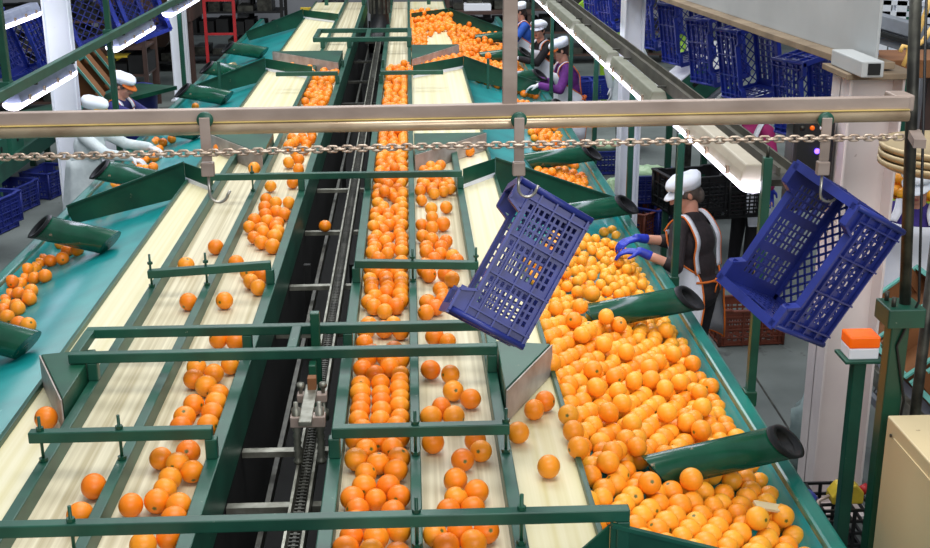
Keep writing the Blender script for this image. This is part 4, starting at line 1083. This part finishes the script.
    for it in range(140):
        pos[:,2]-=.0015 if it<110 else 0
        g=defaultdict(list);cs=.1
        K=np.floor(pos/cs).astype(int)
        for i,k in enumerate(map(tuple,K)): g[k].append(i)
        ii=[];jj=[]
        for k,l in g.items():
            for dx in(-1,0,1):
                for dy in(-1,0,1):
                    for dz in(-1,0,1):
                        l2=g.get((k[0]+dx,k[1]+dy,k[2]+dz))
                        if l2:
                            for a in l:
                                for b in l2:
                                    if a<b: ii.append(a);jj.append(b)
        ii=np.array(ii);jj=np.array(jj)
        for sub in range(3):
            d=pos[jj]-pos[ii];Ln=np.linalg.norm(d,axis=1)+1e-9;ov=(r[ii]+r[jj])*1.0-Ln
            m=ov>0
            mv=(d[m]/Ln[m][:,None])*(ov[m]*.4)[:,None]
            dp=np.zeros_like(pos);cnt=np.zeros(N)
            np.add.at(dp,ii[m],-mv);np.add.at(dp,jj[m],mv)
            pos+=dp*.8
            pos[:,0]=np.clip(pos[:,0],lane_lim[:,0]+r,lane_lim[:,1]-r)
            b=bedz(pos)
            pos[:,2]=np.maximum(pos[:,2],b+r*np.where(isR&(pos[:,0]>.6)|isLT,1.055,1.0))
            for a,q in pipes:
                t=np.clip(((pos-a)@(q-a))/((q-a)@(q-a)),0,1)
                cpt=a+t[:,None]*(q-a);dd=pos-cpt;Ln=np.linalg.norm(dd,axis=1)+1e-9
                m=isR&(Ln<r+.077)
                pos[m]+=dd[m]/Ln[m][:,None]*((r[m]+.077-Ln[m])*.6)[:,None]
    # drop those pushed too high
    keep=(pos[:,2]<b+.24)
    pos=pos[keep];r=r[keep];Z=Z[keep];N=len(pos)
    # visibility
    CAMP=np.array([0,0,CAM_H]);dist=np.linalg.norm(pos-CAMP,axis=1)
    P=[];inside=np.zeros(N,bool)
    for i in range(N):
        x,y,_=pr(pos[i]);inside[i]=-10<x<940 and -5<y<560
    vis=np.zeros(N)
    offs=np.array([(a,b) for a in(-.7,0,.7) for b in(-.7,0,.7)])
    for i in range(N):
        if not inside[i]: continue
        v=(CAMP-pos[i])/dist[i];e1=np.cross(v,[0,0,1]);e1/=np.linalg.norm(e1);e2=np.cross(e1,v)
        near=np.where((np.linalg.norm(pos-pos[i],axis=1)<.4)&(np.arange(N)!=i))[0]
        for a,bb in offs:
            s=a*a+bb*bb
            if s>1: s=.98;a*=.7/.7;
            p=pos[i]+r[i]*(a*e1+bb*e2+math.sqrt(max(0,1-min(s,.99)))*v)
            dv=CAMP-p;Ln=np.linalg.norm(dv);dv/=Ln
            oc=pos[near]-p;t=oc@dv;dd=np.linalg.norm(oc-t[:,None]*dv,axis=1)
            if not ((t>0)&(dd<r[near])).any(): vis[i]+=1/9
    score=vis*(r/dist)**2*inside
    o=np.argsort(-score)
    keepers=[i for i in o if inside[i] and (vis[i]>0 or dist[i]<6.5)]
    return [(pos[i][0], pos[i][1], pos[i][2] + .0015, r[i], Z[i]) for i in keepers]

# ------------------------------------------------------------------ people
def capsule(mb, a_, ra, b_, rb, seg=14):
    a_, b_ = V(a_), V(b_); d = b_ - a_; L = d.length
    if L < 1e-5: return mb.sphere(a_, ra, seg, 8)
    d /= L
    pts, rs = [], []
    for k in range(5):
        an = math.pi / 2 * k / 4.2
        pts.append(a_ - d * ra * math.cos(an)); rs.append(max(ra * math.sin(an), ra * .05))
    for k in range(4, -1, -1):
        an = math.pi / 2 * k / 4.2
        pts.append(b_ + d * rb * math.cos(an)); rs.append(max(rb * math.sin(an), rb * .05))
    return mb.tube(pts, rs, seg)
def remesh(mb, name, m, parent, vox, smooth=3):
    o = mb.build(name, m, None)
    md = o.modifiers.new('r', 'REMESH'); md.mode = 'VOXEL'; md.voxel_size = vox; md.use_smooth_shade = True
    if smooth:
        md = o.modifiers.new('sm', 'SMOOTH'); md.factor = .5; md.iterations = smooth
    dg = bpy.context.evaluated_depsgraph_get()
    me = bpy.data.meshes.new_from_object(o.evaluated_get(dg))
    old = o.data; o.modifiers.clear(); o.data = me; bpy.data.meshes.remove(old); me.name = name
    off = V(origin(parent)); me.transform(Matrix.Translation(-off))
    o.parent = parent
    return o
def ik(s, w, l1, l2, hint):
    d = w - s; L = min(d.length, (l1 + l2) * .999); dn = d.normalized()
    a_ = (l1 * l1 - l2 * l2 + L * L) / (2 * L); h = math.sqrt(max(0, l1 * l1 - a_ * a_))
    n = (hint - dn * hint.dot(dn)).normalized()
    return s + dn * a_ + n * h, s + dn * L
def hand(mb, w, d, n, side, sc=1., curl=.5, th=1.):
    """palm and five fingers: w wrist, d pointing along the hand, n palm normal (towards what it holds), side +1/-1 for the thumb side"""
    d = d.normalized(); n = (n - d * n.dot(d)).normalized(); s = d.cross(n).normalized() * side
    for k in range(4):
        o_ = s * ((1.5 - k) * .021 * sc)
        capsule(mb, w + d * .012 * sc + o_ * .7, .015 * sc * th, w + d * .085 * sc + o_, .0115 * sc * th, 8)
        L = (.040, .046, .043, .034)[k] * sc
        b0 = w + d * .088 * sc + o_ * 1.1
        c1 = curl * .7
        p1 = b0 + (d * math.cos(c1) + n * math.sin(c1)) * L + o_ * .12
        p2 = p1 + (d * math.cos(c1 * 2.1) + n * math.sin(c1 * 2.1)) * L * .72
        p3 = p2 + (d * math.cos(c1 * 2.9) + n * math.sin(c1 * 2.9)) * L * .5
        for p, q, ra, rb in ((b0, p1, .0098, .0088), (p1, p2, .0088, .008), (p2, p3, .008, .0068)): capsule(mb, p, ra * sc * th, q, rb * sc * th, 8)
    t0 = w + d * .022 * sc + s * .026 * sc
    t1 = t0 + (d * .6 + s * .75 + n * .35).normalized() * .042 * sc
    t2 = t1 + (d * .9 + s * .2 + n * .5).normalized() * .034 * sc
    capsule(mb, t0, .0145 * sc * th, t1, .0105 * sc * th, 8); capsule(mb, t1, .0105 * sc * th, t2, .008 * sc * th, 8)
def person(label, x, y, face, H, lean, hands, shirt, apron=None, cap='cap', brim='cap', glove='glove', hair='hair', vox=.011, sleeve=.75, nod=.35, headyaw=0., trim='trim_o', gown=False, bare=True, group=None):
    t = thing('person', label, 'person', (x, y, 0), group)
    f = V((face[0], face[1], 0)).normalized(); r = V((f.y, -f.x, 0)); up = V((0, 0, 1)); O = V((x, y, 0))
    def P(a_, b_, z): return O + f * a_ + r * b_ + up * z
    pel = P(-lean * .25, 0, .53 * H); ch = P(lean * .45, 0, .72 * H); nk = P(lean * .85, 0, .835 * H)
    hf = f * math.cos(headyaw) + r * math.sin(headyaw); hr = V((hf.y, -hf.x, 0))
    cn, sn = math.cos(nod), math.sin(nod)
    hz = up * cn + hf * sn; hy = hf * cn - up * sn
    k = H / 1.62
    hc = nk + (up * .8 + f * .35).normalized() * .155 * k
    hrot = Matrix((hr, hy, hz)).transposed()
    def Hd(a_, b_, z): return hc + (hr * a_ + hy * b_ + hz * z) * k
    body = MB()
    # head
    body.sphere(Hd(0, -.012, .03), (.074 * k, .092 * k, .088 * k), 20, 14, hrot)
    body.sphere(Hd(0, .018, -.035), (.060 * k, .070 * k, .082 * k), 20, 14, hrot)
    body.sphere(Hd(0, .062, -.088), (.026 * k, .024 * k, .022 * k), 12, 8, hrot)
    capsule(body, Hd(0, .082, .012), .011 * k, Hd(0, .105, -.026), .0155 * k, 10)
    for s in (-1, 1):
        body.sphere(Hd(s * .037, .062, -.022), (.022 * k, .02 * k, .02 * k), 10, 8, hrot)
        body.sphere(Hd(s * .074, -.012, -.008), (.010 * k, .020 * k, .032 * k), 10, 8, hrot)
        capsule(body, Hd(s * .015, .083, .028), .009 * k, Hd(s * .05, .068, .026), .008 * k, 8)
    capsule(body, Hd(0, -.02, -.05), .052 * k, nk - up * .05, .056 * k)
    # trunk
    def trunk(mb, e):
        sh = nk - up * .055 * k
        mb.sphere(pel, (.165 * k + e, .125 * k + e, .13 * k + e), 20, 12, Matrix((r, f, up)).transposed())
        mb.sphere((pel + ch) / 2, (.145 * k + e, .112 * k + e, .16 * k + e), 20, 12, Matrix((r, f, up)).transposed())
        mb.sphere(ch, (.160 * k + e, .115 * k + e, .15 * k + e), 20, 12, Matrix((r, f, up)).transposed())
        capsule(mb, sh - r * .13 * k, .052 * k + e, sh + r * .13 * k, .052 * k + e)
        mb.sphere(ch + f * .07 * k - up * .01, (.135 * k + e, .055 * k + e, .08 * k + e), 16, 10, Matrix((r, f, up)).transposed())
    trunk(body, 0)
    legs = MB()
    def leg(mb, s, e, foot):
        hip = pel + r * s * .085 * k - up * .05; kn = P(.02, s * .09 * k, .285 * H); an = P(-.02, s * .09 * k, .055 * H)
        capsule(mb, hip, .083 * k + e, kn, .056 * k + e); capsule(mb, kn, .056 * k + e, an, .038 * k + e)
        if foot: capsule(mb, P(-.03, s * .09 * k, .042), .036, P(.12, s * .10 * k, .03), .028)
    arms = []
    for s in (-1, 1): leg(body, s, 0, True)
    sh0 = nk - up * .06 * k
    gl = []
    for s in (-1, 1):
        S = sh0 + r * s * .155 * k
        W = V(hands[0 if s < 0 else 1]) if hands else P(.05, s * .22, .50 * H)
        E, W = ik(S, W, .275 * k, .245 * k, -up * .8 + r * s * .7 - f * .25)
        capsule(body, S, .046 * k, E, .038 * k); capsule(body, E, .038 * k, W, .027 * k)
        d = (W - E).normalized()
        arms.append((S, E, W, d, s))
        g = MB()
        hd = (d - up * .35).normalized()
        hand(g, W, hd, -up * .8 + d * .1, -s, 1.0 * k, .55, 1.12 if glove else 1.)
        capsule(g, W - d * .055, .034 * k, W + d * .01, .029 * k, 12)
        gl.append(g)
        hand(body, W, hd, -up * .8 + d * .1, -s, .97 * k, .55, .85)
    remesh(body, 'body', 'skin', t, vox * .8, 2)
    for g in gl:
        if glove: remesh(g, 'glove', glove, t, .0055 if vox < .01 else .0065, 1)
    # clothes
    sm = MB(); trunk(sm, .014)
    for S, E, W, d, s in arms:
        q = E + (W - E) * (sleeve if sleeve < 1 else .93)
        capsule(sm, S, .062 * k, E, .052 * k)
        capsule(sm, E, .052 * k, q, (.044 if sleeve < 1 else .042) * k)
    capsule(sm, nk - up * .07 * k, .068 * k, nk - up * .02 * k, .062 * k)
    remesh(sm, 'gown' if gown else 'shirt', shirt, t, vox, 3)
    if gown:
        rows = []
        for i in range(10):
            z = .60 - .02 * i * 1.9 if False else .66 - i * .05
            w_ = .168 + .012 * i
            rows.append([P(-lean * .2 + (w_ - .03) * math.cos(a_) * (1 + .05 * math.sin(5 * a_ + i * .3)), w_ * math.sin(a_) * (1 + .05 * math.cos(7 * a_)), z * H) for a_ in np.linspace(0, 2 * math.pi, 37)[:-1]])
        MB().grid(rows, closed=True).build('gown_skirt', shirt, t, solid=.006)
    tr = MB(); tr.sphere(pel - up * .02, (.172 * k, .135 * k, .13 * k), 20, 12, Matrix((r, f, up)).transposed())
    for s in (-1, 1): leg(tr, s, .014, False)
    remesh(tr, 'trousers', 'trouser', t, vox * 1.1, 2)
    for s in (-1, 1):
        sh_ = MB(); capsule(sh_, P(-.035, s * .09 * k, .05), .046, P(.13, s * .10 * k, .042), .038); remesh(sh_, 'shoe', 'black', t, vox, 1)
    # face and hair
    for s in (-1, 1):
        MB().sphere(Hd(s * .033, .083, .004), (.011 * k, .006 * k, .006 * k), 10, 6, hrot).build('eye', 'eye', t)
        MB().tube([Hd(s * .014, .092, .024), Hd(s * .034, .090, .030), Hd(s * .052, .078, .024)], .0032 * k, 6).build('eyebrow', hair, t)
    MB().sphere(Hd(0, .088, -.058), (.021 * k, .007 * k, .006 * k), 12, 6, hrot).build('mouth', 'lip', t)
    hm = MB()
    hm.sphere(Hd(0, -.032, .018), (.084 * k, .085 * k, .092 * k), 20, 14, hrot)
    hm.sphere(Hd(0, -.075, -.045), (.068 * k, .048 * k, .062 * k), 14, 10, hrot)
    for s in (-1, 1): hm.sphere(Hd(s * .070, .018, .022), (.014 * k, .032 * k, .040 * k), 10, 8, hrot)
    remesh(hm, 'hair', hair, t, vox * .8, 1)
    # cap
    if cap:
        rows = []
        for i, (rad, z) in enumerate(((.089, .030), (.094, .048), (.106, .066), (.110, .086), (.100, .106), (.070, .122), (.035, .128), (.001, .129))):
            rows.append([Hd(rad * math.cos(a_) * (1 + .025 * math.sin(6 * a_)), -.022 + rad * 1.14 * math.sin(a_) * (1 + .02 * math.cos(5 * a_)), z + .006 * math.sin(3 * a_) * (i > 1) + .16 * rad * math.sin(a_) * (i < 2) - .04 * rad * (i > 2)) for a_ in np.linspace(0, 2 * math.pi, 33)[:-1]])
        cp_ = MB().grid(rows, closed=True).build('cap', cap, t, solid=.004)
        rows = []
        for s in np.linspace(0, 1, 5):
            rows.append([Hd((.090 + .012 * s) * math.sin(a_), -.022 + .103 * math.cos(a_) + .062 * s * math.cos(a_), .050 - .006 * math.cos(a_) - .022 * s * math.cos(a_) - .012 * s) for a_ in np.linspace(-1.25, 1.25, 17)])
        MB().grid(rows).build('cap_brim', brim, cp_, solid=.005)
    # apron
    if apron:
        def ring(z, a_, b_, phi, n=33, off=0):
            s = (z - .53) / (.835 - .53)
            c = -lean * .25 + max(s, 0) * lean * 1.02
            if s < 0: c += -s * .03
            return [P(c + (b_ + off) * math.cos(p) * k, (a_ + off) * math.sin(p) * k, z * H) for p in np.linspace(-phi, phi, n)]
        R0 = []
        for z, a_, b_, phi in ((.30, .235, .215, 2.25), (.36, .228, .205, 2.3), (.42, .218, .195, 2.35), (.48, .208, .178, 2.4), (.53, .20, .165, 2.42), (.58, .186, .150, 2.42), (.615, .178, .142, 2.3), (.65, .18, .148, 1.7), (.69, .186, .165, 1.15), (.73, .19, .180, .85), (.77, .19, .176, .70)):
            R0.append([p + f * (.010 * math.sin(9 * i / 33 * math.pi + z * 9)) * (z < .5) for i, p in enumerate(ring(z, a_, b_, phi))])
        ap = MB().grid(R0).build('apron', apron, t, solid=.005)
        for e in (0, -1):
            MB().tube([q[e] for q in R0], .007 * k, 8).build('apron_piping', trim, ap)
        MB().tube(R0[0], .006 * k, 8).build('apron_piping', trim, ap)
        # straps over the shoulders
        for s in (-1, 1):
            top = R0[-1][0 if s < 0 else -1]
            edge = R0[6][0 if s < 0 else -1]
            def side_pt(z, ang, e=.016):
                q = (z - .53) / .305
                return P(-lean * .25 + q * lean * 1.02 + math.cos(ang) * (.125 * k + e), s * math.sin(ang) * (.165 * k + e), z * H)
            pts = [top, nk + f * .085 * k + r * s * .095 * k - up * .04 * k, nk + r * s * .10 * k + up * .026 * k - f * .005, nk - f * .075 * k + r * s * .115 * k - up * .03 * k, side_pt(.75, 2.45, .03), side_pt(.69, 2.25, .022), edge]
            rows = []
            # smooth the path
            sm_ = []
            for i in range(len(pts) - 1):
                for q in (0, .25, .5, .75): sm_.append(pts[i].lerp(pts[i + 1], q))
            sm_.append(pts[-1])
            for _ in range(3): sm_ = [sm_[0]] + [(sm_[i - 1] + sm_[i] * 2 + sm_[i + 1]) / 4 for i in range(1, len(sm_) - 1)] + [sm_[-1]]
            w_ = r * .026 * k
            MB().grid([[p - w_ + up * .006, p + up * .012, p + w_ + up * .006] for p in sm_]).build('apron_strap', apron, ap, solid=.006)
            MB().tube([p + w_ * s + up * .006 for p in sm_], .006 * k, 8).build('strap_piping', trim, ap)
        # tie at the back
        W5 = ring(.585, .188, .150, math.pi, 41, .004)
        back = [W5[i] for i in range(0, 7)][::-1], [W5[i] for i in range(34, 41)]
        MB().tube(back[0] + back[1][::-1][0:0], .008 * k, 8).build('apron_tie', trim, ap)
        MB().tube(back[1], .008 * k, 8).build('apron_tie', trim, ap)
        c = (W5[0] + W5[-1]) / 2 - f * .012
        bow = MB()
        for s in (-1, 1):
            bow.tube([c, c + r * s * .035 + up * .018, c + r * s * .06 + up * .004, c + r * s * .03 - up * .006, c], .006 * k, 8)
            bow.tube([c, c + r * s * .025 - up * .04, c + r * s * .035 - up * .075], .0055 * k, 8)
        bow.sphere(c, .012, 10, 8).build('apron_bow', trim, ap)
    return t
def tp(px, py, y): return tuple(aty(px, py, y))
w_ = person('woman in a white cap, brown-black top and white apron sorting oranges with blue gloves', 1.84, 7.46, (-.72, .69), 1.57, .07,
       [tp(641, 252, 7.27), tp(638, 238, 7.50)], 'shirt_bk', 'apron', vox=.0085, sleeve=.22, nod=.42, headyaw=-.85)
# her glasses
person('worker in a purple top with a white and orange cap at the right trough', 1.86, 14.0, (-1, -.1), 1.62, .10, [(1.46, 13.75, 1.13), (1.50, 14.15, 1.13)], 'shirt_pu', 'apron', brim='trim_o', glove='glove_w', hair='hair_d', vox=.012, sleeve=1, nod=.45)
person('worker in a black top and white cap looking up from the right trough', 1.80, 16.1, (-1, -.5), 1.60, .08, [(1.42, 15.9, 1.13), (1.44, 16.3, 1.13)], 'trouser', 'apron', glove='glove_w', hair='hair_d', vox=.012, sleeve=1, nod=.05, headyaw=-.6)
person('worker in a blue top and white cap at the top of the right trough', 1.74, 18.2, (-1, -.1), 1.62, .08, [(1.3, 18.0, 1.11), (1.3, 18.4, 1.11)], 'shirt_bl', 'apron', glove='glove_w', hair='hair_d', vox=.013, sleeve=1, nod=.3, trim='trim_o')
person('worker in navy with an orange brimmed cap at the left trough', -3.02, 12.2, (1, -.3), 1.56, .16, [(-2.42, 12.3, 1.09), (-2.44, 11.9, 1.09)], 'shirt_nv', 'apron', brim='trim_o', glove='glove_w', vox=.012, sleeve=1, nod=.45)
person('worker in a crumpled white gown and yellow brimmed cap at the left trough', -2.90, 10.75, (1, -.2), 1.57, .09, [(-2.35, 10.85, 1.10), (-2.42, 10.45, 1.09)], 'gown', None, brim='trim_y', glove='glove_w', vox=.012, sleeve=1, nod=.3, gown=True)
person('person in a violet top and white apron behind the tilted crate at the right', 3.28, 7.5, (-.5, -.85), 1.64, .05, None, 'shirt_vi', 'apron', glove='glove', hair='hair_d', vox=.013, sleeve=1, trim='apron')
person('person in a magenta top and white apron behind the hanging crates', 2.95, 10.3, (.7, .4), 1.62, .05, None, 'shirt_pk', 'apron', glove='glove', hair='hair_d', vox=.014, sleeve=1, trim='apron')
person('person in a white gown beyond the lime trestle', 2.8, 15.5, (-.3, -1), 1.60, .1, None, 'gown', None, glove='glove_w', hair='hair_d', vox=.014, sleeve=1, gown=True)

# ------------------------------------------------------------------ oranges
OR = simulate_oranges(); n_ = len(OR)
def unit_orange(sub, stem=True):
    bm = bmesh.new(); bmesh.ops.create_icosphere(bm, subdivisions=sub, radius=1)
    vs = np.array([v.co[:] for v in bm.verts]); fs = [tuple(v.index for v in f.verts) for f in bm.faces]; bm.free()
    rad = np.hypot(vs[:, 0], vs[:, 1]); top = vs[:, 2] > 0
    st = np.where(top & (rad < .12), 1., 0.) if stem else np.zeros(len(vs))
    d = np.where(top, .07 * np.exp(-(rad / .16) ** 2), .03 * np.exp(-(rad / .14) ** 2))
    vs = vs * (1 - d)[:, None] * np.array([1, 1, .95])
    return vs, fs, st
def mesh_of(name, vs, fs, tint, st):
    me = bpy.data.meshes.new(name); me.from_pydata(vs.tolist(), [], fs)
    me.polygons.foreach_set('use_smooth', [True] * len(me.polygons))
    for nm, val in (('tint', tint), ('stem', st)):
        at = me.attributes.new(nm, 'FLOAT', 'POINT'); at.data.foreach_set('value', np.asarray(val, dtype=np.float32))
    me.materials.append(M['orange']); return me
rng = np.random.default_rng(3)
def rmat():
    q = rng.normal(size=4); q /= np.linalg.norm(q); w, x, y, z = q
    return np.array([[1 - 2 * (y * y + z * z), 2 * (x * y - z * w), 2 * (x * z + y * w)], [2 * (x * y + z * w), 1 - 2 * (x * x + z * z), 2 * (y * z - x * w)], [2 * (x * z - y * w), 2 * (y * z + x * w), 1 - 2 * (x * x + y * y)]])
v3, f3, s3 = unit_orange(4)
protos = []
for k in range(8): protos.append(mesh_of('orange', v3, f3, np.full(len(v3), .12 + .13 * k), s3))
def sect(y):
    for lim, s in ((3.36, 'before the lowest crossbar'), (4.0, 'behind the lowest crossbar'), (4.77, 'below the double crossbar'), (5.06, 'under the double crossbar'),
                   (6.0, 'beyond the double crossbar'), (7.96, 'under the hanging chain')):
        if y < lim: return s
    return 'behind the steel rail'
def osect(y):
    for lim, s in ((3.9, 'at its near end'), (4.5, 'around the nearest green pipe'), (5.2, 'above the nearest green pipe'), (5.8, 'in the middle, below the second pipe'), (9, 'against the second green pipe')):
        if y < lim: return s
BELT = {'LA': 'middle belt of the left conveyor', 'LB': 'inner belt of the left conveyor', 'LO': 'outer belt of the left conveyor', 'RD': 'inner belt of the right conveyor', 'RE': 'middle belt of the right conveyor', 'RO': 'outer belt of the right conveyor'}
N_IND = 299
cells = {}
for i in range(N_IND):
    x, y, z, r, zn = OR[i]
    if zn in BELT: key = 'orange on the %s, %s' % (BELT[zn], sect(y)); grp = 'oranges on the ' + BELT[zn]
    elif zn == 'LT': key = 'orange lying in the left trough near the green pipes'; grp = 'oranges in the left trough'
    elif zn == 'R2': key = 'small orange in the heap above the second green pipe'; grp = 'oranges in the big heap'
    else: key = 'orange in the big heap on the right trough, ' + osect(y); grp = 'oranges in the big heap'
    o = bpy.data.objects.new('orange', protos[(i * 5) % 4 + 4 if zn in ('R0', 'R1', 'R2') else (i * 3) % 5]); COL.objects.link(o)
    o.location = (x, y, z); o.scale = (r,) * 3; o.rotation_euler = tuple(rng.uniform(-3.1, 3.1, 3))
    tag(o, key, 'orange', grp)
q = atz(325, 226, 1.145 + .04)
o = bpy.data.objects.new('orange', protos[2]); COL.objects.link(o); o.location = q; o.scale = (.042,) * 3
tag(o, 'lone orange stranded on a cross member in the dark gap between the conveyors', 'orange')
# the remaining smaller oranges
v2, f2, s2_ = unit_orange(2, False); f2 = np.array(f2)
rest_ = [OR[i][:4] for i in range(N_IND, n_)]
for k in range(96):
    ly = k // 24; j = k % 24
    rest_.append((BX - .27 + .1 * (j % 6) + .025 * (ly % 2), BY - .2 + .12 * (j // 6) + .03 * (ly % 2), BZ + .10 + .085 * ly + .012 * math.sin(j * 5), .046))
vs = []; fs = []; tint = []
for k, (x, y, z, r) in enumerate(rest_):
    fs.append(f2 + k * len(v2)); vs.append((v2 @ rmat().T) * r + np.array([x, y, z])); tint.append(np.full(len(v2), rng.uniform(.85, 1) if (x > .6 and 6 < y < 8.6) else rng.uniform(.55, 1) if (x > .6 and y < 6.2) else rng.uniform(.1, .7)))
vs = np.concatenate(vs); fs = np.concatenate(fs); tint = np.concatenate(tint)
me = mesh_of('small_oranges', vs, fs.tolist(), tint, np.zeros(len(vs)))
o = bpy.data.objects.new('small_oranges', me); COL.objects.link(o)
tag(o, 'the many smaller and farther oranges on belts, troughs and in the far heaps', 'oranges', None, 'stuff')

# ------------------------------------------------------------------ light
def area(name, loc, size, sy, power, target, col=(1, 1, 1)):
    d = bpy.data.lights.new(name, 'AREA'); d.shape = 'RECTANGLE'; d.size = size; d.size_y = sy; d.energy = power; d.color = col
    o = bpy.data.objects.new(name, d); COL.objects.link(o); o.location = loc
    o.rotation_euler = (V(target) - V(loc)).to_track_quat('-Z', 'Y').to_euler(); return o
area('added_front_fill', (2, -3.5, 5.5), 6, 3, 290, (1, 7, 1), (1, .985, .97))  # fill lamp added behind the camera to brighten front faces
area('skylight', (0.5, 3.2, 7.5), 5, 3, 320, (0, 5.5, 1), (1, .985, .96))
area('skylight', (-1, 10, 8), 7, 4, 480, (-.5, 11, 1), (.97, .985, 1))
area('skylight', (0, 18, 8), 8, 5, 640, (0, 18, 1), (.97, .985, 1))
W = bpy.data.worlds.new('world'); SC.world = W; W.use_nodes = True
W.node_tree.nodes['Background'].inputs['Color'].default_value = (.80, .87, 1, 1)
W.node_tree.nodes['Background'].inputs['Strength'].default_value = .33
vs_ = SC.view_settings
vs_.view_transform = 'Standard'; vs_.look = 'None'; vs_.exposure = 0; vs_.gamma = 1; vs_.use_curve_mapping = False
